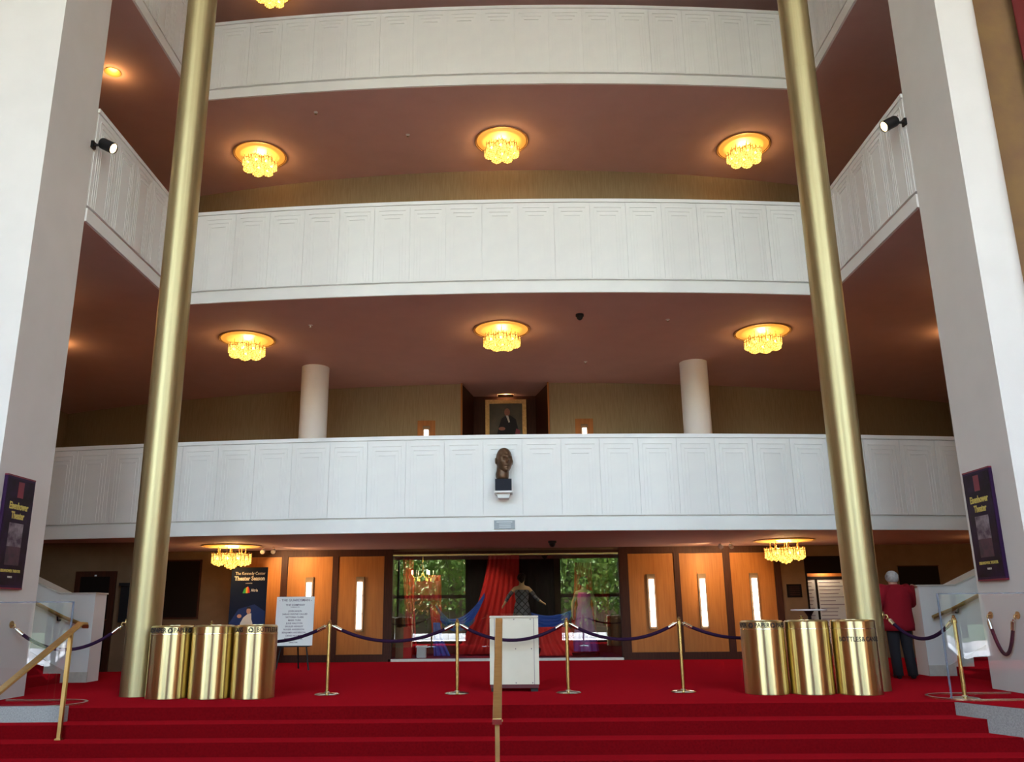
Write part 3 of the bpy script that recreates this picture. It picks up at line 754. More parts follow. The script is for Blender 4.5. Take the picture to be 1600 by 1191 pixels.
# portrait painting
t = thing('portrait_painting', 'gold framed portrait of a seated man in a dark suit inside the niche', 'painting', (.06, 24.40, 5.55))
fr = MB()
for a in ((-.61,-.49,0,1.68),(.49,.61,0,1.68),(-.49,.49,0,.12),(-.49,.49,1.56,1.68)): fr.box(a[0], a[1], -.08, 0, a[2], a[3])
ob('frame', fr, 'frame_gold', t)
ob('canvas', MB().box(-.49, .49, -.03, -.005, .12, 1.56), 'painting', t)
def flat(name, pts, m, par, y, t_=.003): return ob(name, MB().prism_y(pts, y-t_, y), m, par)
def ell(cx, cz, rx, rz, n=18): return [(cx+rx*math.cos(2*PI*i/n), cz+rz*math.sin(2*PI*i/n)) for i in range(n)]
flat('painted_suit', [(-.30,.45),(-.22,.85),(-.12,1.12),(0,1.2),(.14,1.2),(.30,1.08),(.38,.7),(.36,.3),(-.2,.3)], 'suit', t, -.031)
flat('painted_chair', [(.20,.30),(.42,.30),(.42,.75),(.30,.80)], 'postermaroon', t, -.0345)
flat('painted_shirt', [(.0,1.2),(.07,1.2),(.12,1.0),(.08,.98)], 'shirt', t, -.035)
flat('painted_face', ell(.04, 1.30, .085, .12), 'paintskin', t, -.035)
flat('painted_hand', ell(-.12, .80, .10, .055), 'paintskin', t, -.035)
flat('painted_hand', ell(.33, .57, .06, .07), 'paintskin', t, -.0385)

t = thing('added_picture_light', 'made-up picture light added above the framed portrait for the niche glow', 'picture light', (.06, 24.42, 7.28))  # fixture made up to carry the orange glow in the niche
ob('arm', MB().tube([(0, 0, 0), (0, -.20, .03)], .010, 8), 'brass', t); ob('shade', MB().box(-.23, .23, -.26, -.16, .005, .015).box(-.23, .23, -.275, -.26, .005, .06), 'darkwood', t)
ob('lamp_tube', MB().tube([(-.20, -.20, .035), (.20, -.20, .035)], .008, 8), 'downlens', t)
l = bpy.data.lights.new('niche_glow', 'POINT'); l.energy = 5; l.color = (1, .50, .18); l.shadow_soft_size = .05
o = bpy.data.objects.new('niche_glow', l); COL.objects.link(o); o.location = (.06, 24.2, 7.335)

# ------------------------------------------------------------------ stairs beside the lobby
for s, sd in ((-1, 'left'), (1, 'right')):
    def P(a): return a*s
    sr = tag(link('side_stair', None), 'red carpeted stair climbing outward behind the %s pier' % sd, 'stairs', kind='structure')
    for k in range(8):
        x0, x1 = sorted((P(7.48+.3*k), P(7.78+.3*k if k < 7 else 11.5)))
        ob('step', MB().box(x0, x1, 12.50, 14.74, 0, .15*(k+1)), 'carpet', sr)
    poly = [(P(7.06), 0), (P(7.06), 1.45), (P(7.68), 1.45), (P(11.2), 3.05), (P(11.2), 0)]
    if s > 0: poly = poly[::-1]
    t = struct('wall_stair_'+sd, MB().prism_y(poly, 14.80, 15.22), 'white', 'white parapet wall beside the %s stair' % sd, 'wall')
    # coping and base
    cop = [(P(7.04), 1.45), (P(7.04), 1.475), (P(7.67), 1.475), (P(11.2), 3.075), (P(11.2), 3.05), (P(7.68), 1.45)]
    ob('coping', MB().prism_y(cop if s > 0 else cop[::-1], 14.78, 15.24), 'palestone', t)
    bs = [(P(7.05), 0), (P(7.05), .17), (P(7.40), .17), (P(11.2), 2.05), (P(11.2), 0)]
    ob('skirting', MB().prism_y(bs, 14.778, 14.80), 'palestone', t)
    h = thing('stair_handrail', 'brownish handrail on brackets along the %s white stair wall' % sd, 'handrail', (0,0,0), 0, 'stair handrails')
    ob('rail', MB().tube([(P(7.18), 14.69, .94), (P(7.30), 14.68, .99), (P(7.5), 14.68, 1.06), (P(11.0), 14.68, 2.70)], .032, 10), 'railbrass', h, 'auto')
    for xx in (7.62, 8.7, 9.8):
        zz = 1.06+(xx-7.5)*.4686
        ob('bracket', MB().tube([(P(xx), 14.79, zz-.10), (P(xx), 14.70, zz-.10), (P(xx), 14.68, zz-.03)], .014, 8), 'black', h)

# ------------------------------------------------------------------ stone kerbs and curved glass screens
struct('trim_6', MB().box(-14, -5.30, 10.70, 10.79, -.15, .03), 'stone', 'grey stone kerb at the top of the steps, left', 'trim')
struct('trim_7', MB().prism([(5.42, 10.79), (5.50, 10.55), (5.95, 9.6), (14, 9.6), (14, 10.79)], -.6, -.005), 'stone', 'grey stone landing edge at the right end of the steps', 'trim')
struct('floor_landing', MB().prism([(5.46, 10.79), (5.56, 10.55), (6.02, 9.66), (14, 9.66), (14, 10.79)], -.006, .0), 'carpet', 'red carpet on the right landing', 'floor')
def glass_screen(s, label):
    """straight run along the kerb turning into a short curve; the floor channel goes on round a half circle"""
    t = thing('glass_screen', label, 'glass barrier', (0,0,0), 0, 'curved glass screens')
    yc, r, xs = 11.27, .42, 5.78
    run = [(6.72*s, yc-r), (6.2*s, yc-r)] if s > 0 else [(9.5*s, yc-r), (7.5*s, yc-r), (6.2*s, yc-r)]
    arc = [((xs-r*math.sin(PI*i/16))*s, yc-r*math.cos(PI*i/16)) for i in range(17)]
    def strip(pts, off, z0, z1, m, nm):
        path = []
        for i, p in enumerate(pts):
            d = (Vector(pts[min(i+1, len(pts)-1)])-Vector(pts[max(i-1, 0)])).normalized()
            path.append((p, (-d.y, d.x)))
        return ob(nm, MB().sweep(path, [(off, z0), (off, z1), (-off, z1), (-off, z0)]), m, t, 'auto')
    z = .031 if s < 0 else .001
    strip(run+arc[:5], .006, .022, 1.255, 'railglass', 'glass_sheet')
    strip(run+arc+[(6.6*s, yc+r)], .018, .001, .022, 'chrome', 'floor_channel')
    strip(run+arc[:5], .007, 1.255, 1.268, 'glassedge', 'top_edge')
    e = arc[4]
    ob('end_edge', MB().cyl(e, .013, .022, 1.268, 10), 'glassedge', t)
glass_screen(-1, 'curved clear glass screen on the left kerb beside the brass handrail')
glass_screen(1, 'curved clear glass screen at the right end of the steps')

# ------------------------------------------------------------------ brass handrails on the steps
def step_rail(x, label, y0, z0, y1, z1, posts):
    t = thing('brass_handrail', label, 'handrail', (0,0,0), 0, 'brass handrails on the steps')
    wd = .043; mb = MB()
    n = Vector((0, z1-z0, -(y1-y0))).normalized()*.016
    if n.z < 0: n = -n
    pts = [(y0, z0), (y1, z1), (y1+.10, z1-.005), (y1+.13, z1-.05)]
    vs = []
    for y, z in pts:
        vs += [(x-wd, y, z+.016), (x+wd, y, z+.016), (x+wd, y, z-.016), (x-wd, y, z-.016)]
    mb.add(vs, [(4*j+k, 4*j+(k+1) % 4, 4*j+4+(k+1) % 4, 4*j+4+k) for j in range(len(pts)-1) for k in range(4)]+[(3,2,1,0), tuple(4*(len(pts)-1)+k for k in range(4))])
    rl = ob('rail', mb, 'railbrass', t)
    bm = rl.modifiers.new('bevel', 'BEVEL'); bm.width = .008; bm.segments = 2
    ob('end_cap', MB().box(x-wd-.002, x+wd+.002, y0-.02, y0, z0-.035, z0+.012), 'chrome', t)
    for py, pz in posts:
        zt = z0+(z1-z0)*(py-y0)/(y1-y0)
        ob('post', MB().box(x-.021, x+.021, py-.021, py+.021, pz, zt-.014), 'railbrass', t)
        ob('foot', MB().box(x-.035, x+.035, py-.035, py+.035, pz, pz+.015), 'railbrass', t)
    return t
step_rail(-.035, 'flat brass handrail running down the middle of the red steps', 8.45, .10, 10.62, 1.0, [(8.50, -.6), (10.50, -.15)])
step_rail(-5.15, 'flat brass handrail at the left end of the red steps', 8.2, 0.0, 10.55, 1.0, [(8.25, -.6), (10.34, -.3)])

# ------------------------------------------------------------------ rope barrier
def stanchion(x, y, label):
    t = thing('brass_stanchion', label, 'stanchion', (x, y, 0), 0, 'brass rope stanchions')
    ob('base', MB().lathe([(.17, 0), (.172, .008), (.15, .018), (.04, .030), (.028, .045), (0, .045)], 36), 'chrome', t, 'auto')
    ob('pole', MB().cyl((0,0), .0245, .04, .95, 16), 'brass', t, 'auto')
    ob('collar', MB().lathe([(.034, .905), (.034, .945)], 16), 'brass', t, 'auto')
    ob('finial', MB().lathe([(.028, .945), (.030, .965), (.018, .975), (.020, .995), (0, 1.005)], 16), 'brass', t, 'auto')
ST = [(-2.45, 12.27), (-.645, 12.27), (.895, 12.27), (2.475, 12.27)]
for p, lab in zip(ST, ('brass stanchion nearest the left brass bins', 'brass stanchion just left of the white podium', 'brass stanchion just right of the white podium', 'brass stanchion nearest the right brass bins')):
    stanchion(*p, lab)
stanchion(-4.25, 12.62, 'brass stanchion behind the left brass bins'); stanchion(4.30, 12.62, 'brass stanchion behind the right brass bins')
stanchion(5.72, 11.12, 'brass stanchion inside the curved glass at the right end of the steps')
def rope(p0, p1, sag, label, m='rope'):
    t = thing('velvet_rope', label, 'rope', p0, 0, 'dark purple velvet ropes')
    a, b = Vector((0,0,0)), Vector(p1)-Vector(p0)
    pts = [a+(b-a)*u-Vector((0,0,4*sag*u*(1-u))) for u in [i/24 for i in range(25)]]
    ob('cord', MB().tube([pts[1]]+pts[2:23]+[pts[23]], .0235, 10), 'rope', t, 'all')
    for e, f in ((0, 1), (24, 23)):
        d = pts[f]-pts[e]
        ob('end_clip', MB().tube([pts[e], pts[e]+d*.35, pts[e]+d*.4, pts[f]+d*.9], [.012, .012, .029, .027], 10), 'chrome', t, 'auto')
Z = .925
def hang(p): return (p[0], p[1], Z)
off = .035
seq = [(-4.25, 12.62)]+ST+[(4.30, 12.62)]
labs = ['velvet rope between the left brass bins and the first stanchion', 'velvet rope hanging in front of the left wood panels, between two stanchions', 'velvet rope hanging in front of the white podium', 'velvet rope hanging in front of the right half of the display window', 'velvet rope between the last stanchion and the right brass bins']
for (a, b), lab in zip(zip(seq[:-1], seq[1:]), labs):
    d = (Vector(b)-Vector(a)).normalized()*off
    rope((a[0]+d.x, a[1]+d.y, Z), (b[0]-d.x, b[1]-d.y, Z), .22, lab)
def rope_hook(p, d, label):
    t = thing('rope_hook', label, 'hook', p, 0, 'brass rope hooks')
    D = Vector(d)
    ob('plate', MB().tube([(0,0,0), tuple(D*.012)], .05, 14), 'railbrass', t); ob('ring', MB().tube([tuple(D*.012), tuple(D*.05), tuple(D*.06+Vector((0,0,-.03))), tuple(D*.04+Vector((0,0,-.05)))], .010, 8), 'railbrass', t)
rope_hook((-6.8, 11.92, .98), (1,0,0), 'brass rope hook on the left pier'); rope_hook((-5.355, 12.27, .99), (-.93,-.36,0), 'brass rope hook on the left brass column')
rope((-6.74, 11.92, .93), (-5.41, 12.25, .94), .30, 'velvet rope between the left pier and the left brass column')
rope_hook((5.30, 12.21, 1.0), (.82,-.57,0), 'brass rope hook on the right brass column')
rope((5.36, 12.17, .95), (5.71, 11.155, .93), .24, 'velvet rope from the right brass column to the stanchion inside the glass')
rope_hook((6.8, 12.22, .99), (-1,0,0), 'brass rope hook on the right pier, farther one'); rope_hook((6.8, 11.58, .99), (-1,0,0), 'brass rope hook on the right pier, nearer one at the picture edge')
rope((6.74, 12.20, .94), (6.74, 11.60, .94), .46, 'velvet rope hanging in a loop on the right pier')

# ------------------------------------------------------------------ brass bins
def arrow_tri(size):
    """recycling mark: three bent arrows chasing each other, in the x-z plane"""
    polys = []
    for k in range(3):
        a = k*2*PI/3
        def rot(p): return (p[0]*math.cos(a)-p[1]*math.sin(a), p[0]*math.sin(a)+p[1]*math.cos(a))
        polys.append([rot(q) for q in [(-.40, -.50), (.10, -.50), (.10, -.28), (-.26, -.28)]])
        polys.append([rot(q) for q in [(.10, -.66), (.10, -.12), (.44, -.39)]])
        polys.append([rot(q) for q in [(-.40, -.50), (-.26, -.28), (-.40, -.06), (-.60, -.16)]])
    return [[(x*size, z*size) for x, z in p] for p in polys]
def wrap_on(me, r, ang):
    for v in me.vertices:
        a = ang+v.co.x/r; rr = r-v.co.y
        v.co = (rr*math.sin(a), -rr*math.cos(a), v.co.z)
def brass_bin(x, y, words, zt, label, tape):
    t = thing('brass_bin', label, 'bin', (x, y, 0), 0, 'brass recycling bins'); r = .289
    ob('body', MB().lathe([(r-.002, 0), (r, .004), (r, .01), (r, .42), (r, .835)], 96), 'binbrass', t, 'auto')
    lid = ob('lid', MB().lathe([(r-.003, .836), (r-.002, .84), (r-.002, .845), (r-.002, .915), (r-.002, .928), (r-.02, .945), (r-.07, .95), (r-.075, .93), (r-.08, .80), (0, .78)], 64), 'binbrass', t, 'auto')
    ob('seam', MB().lathe([(r+.001, .832), (r+.0015, .836), (r+.001, .840)], 64), 'chrome', t)
    if not words: return
    par = lid if zt > .84 else t
    for ang, wd in words:
        if wd == '@':
            mb = MB()
            for p in arrow_tri(.058): mb.prism_y(p, -.0012, 0)
            me = mb.mesh('recycling_mark', 'blackprint')
        else: me = text_mesh(wd, .084, 'blackprint', .0015, .85, .0006)
        wrap_on(me, r+.0015, math.radians(ang)); link('recycling_mark' if wd == '@' else 'lettering', me, par, (0, 0, zt))
paper = [(-78, 'PAPER'), (-45, '@'), (-15, 'PAPER'), (14, '@'), (44, 'PAPER'), (74, '@')]
brass_bin(-4.575, 12.02, [(-66, 'CANS'), (-44, '@'), (-16, 'PAPER'), (14, '@'), (42, 'PAPER'), (70, '@')], .885, 'brass bin lettered PAPER beside the left brass column', True)
brass_bin(-3.985, 11.98, [], 0, 'plain unlettered brass bin in the middle of the left trio', False)
brass_bin(-3.395, 11.95, [(-45, '& CANS'), (2, '@'), (52, 'BOTTLES &')], .885, 'brass bin lettered BOTTLES and CANS, left trio, nearest the white poster', True)
brass_bin(3.55, 12.02, paper, .885, 'brass bin lettered PAPER, right trio, nearest the stanchions', True)
brass_bin(4.14, 11.97, [], 0, 'plain unlettered brass bin in the middle of the right trio', False)
brass_bin(4.73, 11.87, [(-32, 'BOTTLES'), (2, '&'), (26, 'CANS'), (54, '@')], .70, 'brass bin lettered BOTTLES & CANS below its seam, in front of the right column', True)

# ------------------------------------------------------------------ podium
t = thing('podium', 'plain white podium on casters in front of the display window', 'podium', (.155, 12.75, 0))
ob('body', MB().box(-.335, .335, -.25, .25, .10, 1.01), 'podium', t)
ob('top', MB().box(-.35, .35, -.27, .27, 1.01, 1.035), 'podium', t)
for sx in (-1, 1):
    ob('corner_strip', MB().box(min(sx*.285, sx*.348), max(sx*.285, sx*.348), -.258, -.25, .10, 1.0), 'podium', t)
    ob('groove', MB().box(sx*.282-.003, sx*.282+.003, -.2515, -.25, .10, 1.0), 'ink', t)
    for sy in (-.18, .18):
        ob('caster', MB().box(sx*.28-.05, sx*.28+.05, sy-.02, sy+.02, 0, .06), 'rubber', t)
ob('base', MB().box(-.34, .34, -.25, .25, .05, .10), 'podiumbase', t)
for x, z in ((-.24, .985), (0, .985), (.235, .985), (.02, .58), (.245, .58), (.02, .12), (.255, .12)):
    ob('screw', MB().box(x-.007, x+.007, -.256, -.25, z-.007, z+.007), 'ink', t)

# ------------------------------------------------------------------ posters on the piers
def pier_poster(s, label):
    yc = 11.63 if s < 0 else 11.98
    t = thing('theater_poster', label, 'poster', (PX*s, yc, 1.47), PI/2 if s < 0 else -PI/2, 'theater posters on the piers')
    W, H = .345, 1.50
    ob('case', MB().box(-W, W, -.05, -.004, 0, H), 'posterbox', t)
    ob('edge_strip', MB().box(-W, W, -.053, -.004, H, H+.02), 'postermaroon', t); ob('edge_strip', MB().box(-W, W, -.053, -.004, -.02, .0), 'postermaroon', t)
    f = ob('poster_sheet', MB().box(-W+.02, W-.02, -.054, -.05, .03, H-.03), 'posterface', t)
    yy = -.056
    ob('red_band', MB().box(-.07, .07, yy, -.054, H-.28, H-.06), 'postermaroon', f)
    link('lettering', text_mesh('Eisenhower', .135, 'posteryellow', .004, .72), f, (0, yy, H-.40))
    link('lettering', text_mesh('Theater', .135, 'posteryellow', .004, .72), f, (0, yy, H-.53))
    ob('picture', MB().box(-.17, .17, yy, -.054, .88-.05, .87), 'posterphoto', f)
    ob('picture', MB().box(-.17, .17, yy, -.054, .55, .83), 'posterphoto', f)
    ob('picture', MB().box(-.17, .17, yy, -.054, .30, .55), 'postershade', f)
    link('lettering', text_mesh('EISENHOWER THEATER', .055, 'posteryellow', .001, .8), f, (0, yy, .22))
    link('lettering', text_mesh('TICKETS', .036, 'bannertext', 0, .8), f, (0, yy, .14))
pier_poster(-1, 'dark theater poster case on the left pier, yellow lettering'); pier_poster(1, 'dark theater poster case on the right pier, yellow lettering')

# ------------------------------------------------------------------ season banner and easel poster
t = thing('banner_stand', 'tall dark blue Theater Season banner standing before the left wood panels', 'banner', (-5.68, 19.0, 0))
ob('base', MB().box(-.42, .42, -.10, .10, 0, .06), 'black', t)
ob('pole', MB().tube([(0, .03, .06), (0, .03, 2.08)], .012, 8), 'black', t)
f = ob('banner_sheet', MB().box(-.405, .405, -.006, .006, .06, 2.10), 'bannerblue', t)
y = -.008
link('lettering', text_mesh('The Kennedy Center', .095, 'bannertext', 0, .82), f, (.02, y, 1.965))
link('lettering', text_mesh('Theater Season', .125, 'bannertext', .004, .86), f, (.01, y, 1.855))
link('lettering', text_mesh('presented by', .028, 'bannertext', 0, 1), f, (0, y, 1.755))
link('lettering', text_mesh('Altria', .085, 'bannertext', .001, .8), f, (.13, y, 1.60))
flat('logo_patch', [(-.13,1.54),(-.06,1.54),(-.06,1.66),(-.10,1.63)], 'logo_g', f, y+.002)
flat('logo_patch', [(-.06,1.54),(-.02,1.54),(-.02,1.68),(-.06,1.66)], 'logo_y', f, y+.002)
flat('logo_patch', [(-.02,1.54),(.03,1.55),(.01,1.64),(-.02,1.69)], 'logo_r', f, y+.002)
flat('picture_glow', [(-.39,.1),(.39,.1),(.39,1.15),(.15,1.3),(-.2,1.2),(-.39,.9)], 'bannerdeep', f, y+.002, .001)
flat('printed_jacket', [(-.14,.90),(-.08,1.02),(.02,1.10),(.09,1.11),(.10,.98),(.13,.90),(.12,.4),(-.2,.4)], 'shirt', f, y, .001)
flat('printed_face', ell(.03, 1.16, .048, .068), 'skin', f, y-.001, .001)
flat('printed_hair', [(-.02,1.20),(0,1.25),(.06,1.25),(.09,1.18),(.07,1.20),(.03,1.21)], 'darkhair', f, y-.002, .001)
flat('printed_hand', ell(-.17, 1.05, .05, .04), 'skin', f, y-.001, .001)
t = thing('easel', 'black folding easel holding the white cast list', 'easel', (-4.26, 17.62, 0))
for x0, x1, y1 in ((-.10, -.33, -.10), (.10, .33, -.10), (0, 0, .42)):
    ob('leg', MB().tube([(x0, .02, 1.42), (x1, y1, .0)], .016, 8), 'black', t)
ob('ledge', MB().box(-.33, .33, -.17, -.02, .445, .47), 'black', t)
t = thing('cast_list_poster', 'white printed cast list headed THE GUARDSMAN on the easel', 'poster', (-4.26, 17.505, .472), 0)
t.rotation_euler = (math.radians(-3), 0, 0)
f = ob('sheet', MB().box(-.385, .385, -.008, .008, 0, .955), 'paper', t)
rows = [('- THE GUARDSMAN -', .070, .885), ('THE COMPANY', .056, .79), ('(in alphabetical order)', .020, .75), ('JOHN AHLIN', .047, .67), ('SARAH WAYNE CALLIES', .047, .61), ('VICTORIA CLARK', .047, .55), ('MARK TURK', .047, .49), ('JULIE HALSTON', .047, .43), ('SHULER HENSLEY', .047, .37), ('ROGER ANDERSON', .047, .31), ('BENJAMIN ANDERSON', .047, .25), ('DENIS HOLMES', .047, .19), ('FINN WITTROCK', .047, .13), ('DIRECTOR', .036, .06)]
for s_, sz, z in rows: link('lettering', text_mesh(s_, sz, 'ink', .0006, 1.0, .0008), f, (0, -.0095, z))

# ------------------------------------------------------------------ people and mannequins
def add_hand(V, E, iw, wrist, d, side, curl, k=1.0, back=None):
    """palm and five unequal bent fingers grown from the wrist vertex iw"""
    w_, d, side, curl = Vector(wrist), Vector(d).normalized(), Vector(side).normalized(), Vector(curl).normalized()
    p = w_+d*.055*k; V.append((*p, (.030*k, .022*k))); ip = len(V)-1; E.append((iw, ip))
    for j, (o, ln) in enumerate(((-.030, .058), (-.010, .072), (.010, .068), (.030, .052))):
        a = p+d*.035*k+side*o*k; b = a+d*ln*.55*k+curl*.010*k; c = b+d*ln*.35*k+curl*.026*k
        V.append((*a, .0095*k)); V.append((*b, .0085*k)); V.append((*c, .007*k)); n = len(V)
        E += [(ip, n-3), (n-3, n-2), (n-2, n-1)]
    a = p-side*.034*k-d*.012*k; b = a-side*.018*k+d*.030*k+curl*.008*k; c = b+d*.028*k+curl*.012*k
    V += [(*a, .011*k), (*b, .0095*k), (*c, .008*k)]; n = len(V); E += [(ip, n-3), (n-3, n-2), (n-2, n-1)]
def figure(J, k=1.0, female=False):
    """skeleton with radii from the joint dictionary; returns verts, edges"""
    tr = (.128, .115, .14, .055) if female else (.14, .135, .135, .060)
    V = [(*J['pelvis'], tr[0]*k), (*J['waist'], tr[1]*k), (*J['chest'], tr[2]*k), (*J['neck'], tr[3]*k), (*J['jaw'], .066*k), (*J['head'], .096*k), (*J['crown'], .062*k)]
    E = chain(7)
    ar = (.056, .047, .030, .024) if female else (.056, .048, .038, .028)
    lr = (.090, .060, .050, .036, .030) if female else (.098, .064, .056, .042, .034)
    for sd in 'LR':
        n = len(V); V += [(*J['sh'+sd], ar[0]*k), (*J['up'+sd], ar[0]*.9*k), (*J['el'+sd], ar[1]*k), (*J['fo'+sd], ar[1]*.98*k), (*J['wr'+sd], ar[3]*k)]
        E += [(2, n)]+chain(5, n)
        h = J['hand'+sd]; add_hand(V, E, n+4, J['wr'+sd], *h, k)
        n = len(V); V += [(*J['hip'+sd], lr[0]*k), (*J['kn'+sd], lr[1]*k), (*J['ca'+sd], lr[2]*k), (*J['an'+sd], lr[3]*k), (*J['toe'+sd], lr[4]*k)]
        E += [(0, n)]+chain(5, n)
    return V, E
def mid(a, b, t=.5): return tuple(Vector(a)*(1-t)+Vector(b)*t)
def pose(**kw):
    J = dict(pelvis=(0,0,.95), waist=(0,0,1.10), chest=(0,0,1.30), neck=(0,0,1.47), jaw=(0,-.01,1.55), head=(0,0,1.63), crown=(0,.01,1.70),
             shL=(-.17,0,1.39), shR=(.17,0,1.39), elL=(-.26,.02,1.12), elR=(.26,.02,1.12), wrL=(-.27,-.05,.88), wrR=(.27,-.05,.88),
             hipL=(-.09,0,.86), hipR=(.09,0,.86), knL=(-.10,-.01,.48), knR=(.10,-.01,.48), anL=(-.10,.03,.075), anR=(.10,.03,.075), toeL=(-.11,-.10,.035), toeR=(.11,-.10,.035),
             handL=((0,0,-1),(0,-1,0),(1,0,0)), handR=((0,0,-1),(0,-1,0),(-1,0,0)))
    J.update(kw)
    for sd in 'LR':
        J.setdefault('up'+sd, mid(J['sh'+sd], J['el'+sd], .45)); J.setdefault('fo'+sd, mid(J['el'+sd], J['wr'+sd], .3)); J.setdefault('ca'+sd, mid(J['kn'+sd], J['an'+sd], .3))
    return J
def loft(mb, rings, n=28):
    vs = [(cx+rx*math.cos(2*PI*i/n), cy+ry*math.sin(2*PI*i/n), z) for cx, cy, z, rx, ry in rings for i in range(n)]
    mb.add(vs, [(j*n+i, j*n+(i+1) % n, (j+1)*n+(i+1) % n, (j+1)*n+i) for j in range(len(rings)-1) for i in range(n)]+[tuple(range(n))[::-1], tuple((len(rings)-1)*n+i for i in range(n))])
def jacket_mesh(J, m, bulk, hem):
    mb = MB(); c, nk = J['chest'], J['neck']; b = bulk
    sp = lambda t: (c[0]*t, c[1]*t)
    loft(mb, [(*sp(0), hem, .215+b, .165+b), (*sp(.2), hem+.10, .22+b, .165+b), (*sp(.5), 1.05, .20+b, .150+b), (*sp(.9), 1.20, .205+b, .150+b), (*sp(1), 1.31, .205+b, .145+b), (*sp(1), 1.39, .195+b, .130+b*.7), (nk[0]*.9, nk[1]*.9, 1.44, .150+b*.5, .115), (*nk[:2], 1.475, .085, .088)])
    for sd in 'LR':
        w_ = mid(J['el'+sd], J['wr'+sd], .92)
        mb.tube([mid(J['chest'], J['sh'+sd], .55), J['sh'+sd], J['up'+sd], J['el'+sd], J['fo'+sd], w_], [.098+b*.5, .092+b*.5, .076+b*.5, .066+b*.4, .060+b*.3, .046], 14)
    return mb.mesh('jacket', m, 'all')
def trouser_mesh(J, m):
    mb = MB(); loft(mb, [(0,0,.80,.13,.105), (0,0,.86,.172,.135), (0,0,.95,.168,.130), (0,0,1.03,.150,.115)])
    for sd in 'LR':
        a = J['an'+sd]
        mb.tube([(J['hip'+sd][0], J['hip'+sd][1], .93), J['hip'+sd], mid(J['hip'+sd], J['kn'+sd]), J['kn'+sd], J['ca'+sd], (a[0], a[1], .045)], [.07, .105, .096, .082, .080, .076], 16)
    return mb.mesh('trousers', m, 'all')
def shoe_mesh(an, toe):
    a, b = Vector(an), Vector(toe); d = (b-a); d.z = 0; d.normalize()
    V = [(*(a-d*.05+Vector((0,0,-.035))), .038), (*(a+Vector((0,0,-.025))), .048), (*(a+d*.10+Vector((0,0,-.035))), .040), (*(a+d*.19+Vector((0,0,-.042))), .030)]
    return skin_mesh(V, chain(4), 'shoe', 2, 1)
def hair_cap(m, c, r, cut=-.02, face=(0,-1)):
    mb = MB(); n, rows = 28, 16; vs = []
    for j in range(rows+1):
        th = PI/2-(PI*.76)*j/rows
        for i in range(n):
            ph = 2*PI*i/n; dx, dy = math.cos(ph), math.sin(ph)
            fr = max(0, dx*face[0]+dy*face[1])
            t2 = max(th, -.80+1.25*fr**.6)
            rr = 1+.05*math.sin(7*ph+j)
            vs.append((c[0]+r[0]*rr*math.cos(t2)*dx, c[1]+r[1]*rr*math.cos(t2)*dy, c[2]+r[2]*math.sin(t2)))
    return mb.add(vs, [(j*n+i, j*n+(i+1) % n, (j+1)*n+(i+1) % n, (j+1)*n+i) for j in range(rows) for i in range(n)]).mesh('hair', m, 'all')
def person(loc, rz, J, label, top, hairm, hem, skin='skin', bulk=.012):
    t = thing('person', label, 'person', loc, rz)
    V, E = figure(J); link('body', skin_mesh(V, E, skin), t)
    link('jacket', jacket_mesh(J, top, bulk, hem), t)
    link('trousers', trouser_mesh(J, 'trousers'), t)
    for sd in 'LR': link('shoe', shoe_mesh(J['an'+sd], J['toe'+sd]), t)
    h = J['head']; link('hair', hair_cap(hairm, (h[0], h[1]+.005, h[2]+.015), (.101, .113, .108), face=(0,-1)), t)
    return t
# built facing -Y, then turned to face away from the camera (local +X is then picture left)
Jm = pose(elL=(-.29,-.14,1.17), wrL=(-.40,-.36,1.46), handL=((-.55,-.8,-.05),(.8,-.5,0),(0,0,-1)), chest=(-.02,-.03,1.30), neck=(-.02,-.05,1.45), jaw=(-.02,-.09,1.50), head=(-.02,-.09,1.575), crown=(-.02,-.08,1.645),
          elR=(.30,.06,1.14), wrR=(.20,-.10,1.02), handR=((-.3,-.8,-.3),(0,.3,-.9),(-1,0,0)), anL=(-.12,.04,.08), toeL=(-.14,-.10,.035))
person((6.42, 14.30, 0), PI-.12, Jm, 'grey haired person in a red jacket seen from behind, leaning on the right stair wall', 'redjacket', 'greyhair', .74, bulk=.028)
Jb = pose(elR=(.25,-.12,1.14), wrR=(.12,-.30,1.10), handR=((-.5,-.7,.1),(0,0,-1),(0,-1,0)), chest=(0,0,1.26), head=(0,-.01,1.60))
person((6.35, 15.15, 0), .15, Jb, 'person in dark clothes mostly hidden behind the right column and the red jacket', 'trousers', 'darkhair', .80, 'skin')

def mannequin(loc, rz, J, label, dress, prof, hairm, scale=1.0, sleeves=False):
    t = thing('mannequin', label, 'mannequin', loc, rz); t.scale = (scale,)*3
    V, E = figure(J, 1.0, True); link('body', skin_mesh(V, E, 'mannequin'), t)
    n = 40; vs = []
    for z, rx, ry, wav in prof:
        vs += [((rx+wav*math.cos(9*2*PI*i/n))*math.cos(2*PI*i/n), (ry+wav*math.cos(9*2*PI*i/n))*math.sin(2*PI*i/n), z) for i in range(n)]
    link('dress', MB().add(vs, [(j*n+i, j*n+(i+1) % n, (j+1)*n+(i+1) % n, (j+1)*n+i) for j in range(len(prof)-1) for i in range(n)]).mesh('dress', dress, 'all'), t)
    if sleeves:
        for sd in 'LR':
            V = [(*mid(J['sh'+sd], J['el'+sd], .25), .062), (*J['el'+sd], .050), (*mid(J['el'+sd], J['wr'+sd], .8), .042)]
            link('sleeve', skin_mesh(V, chain(3), dress, 2), t)
    h = J['head']; link('head', head_mesh('mannequinhead', .8), t, (h[0], h[1]-.01, h[2]))
    link('hair', hair_cap(hairm, (h[0], h[1]+.012, h[2]+.02), (.108, .122, .118)), t)
    return t
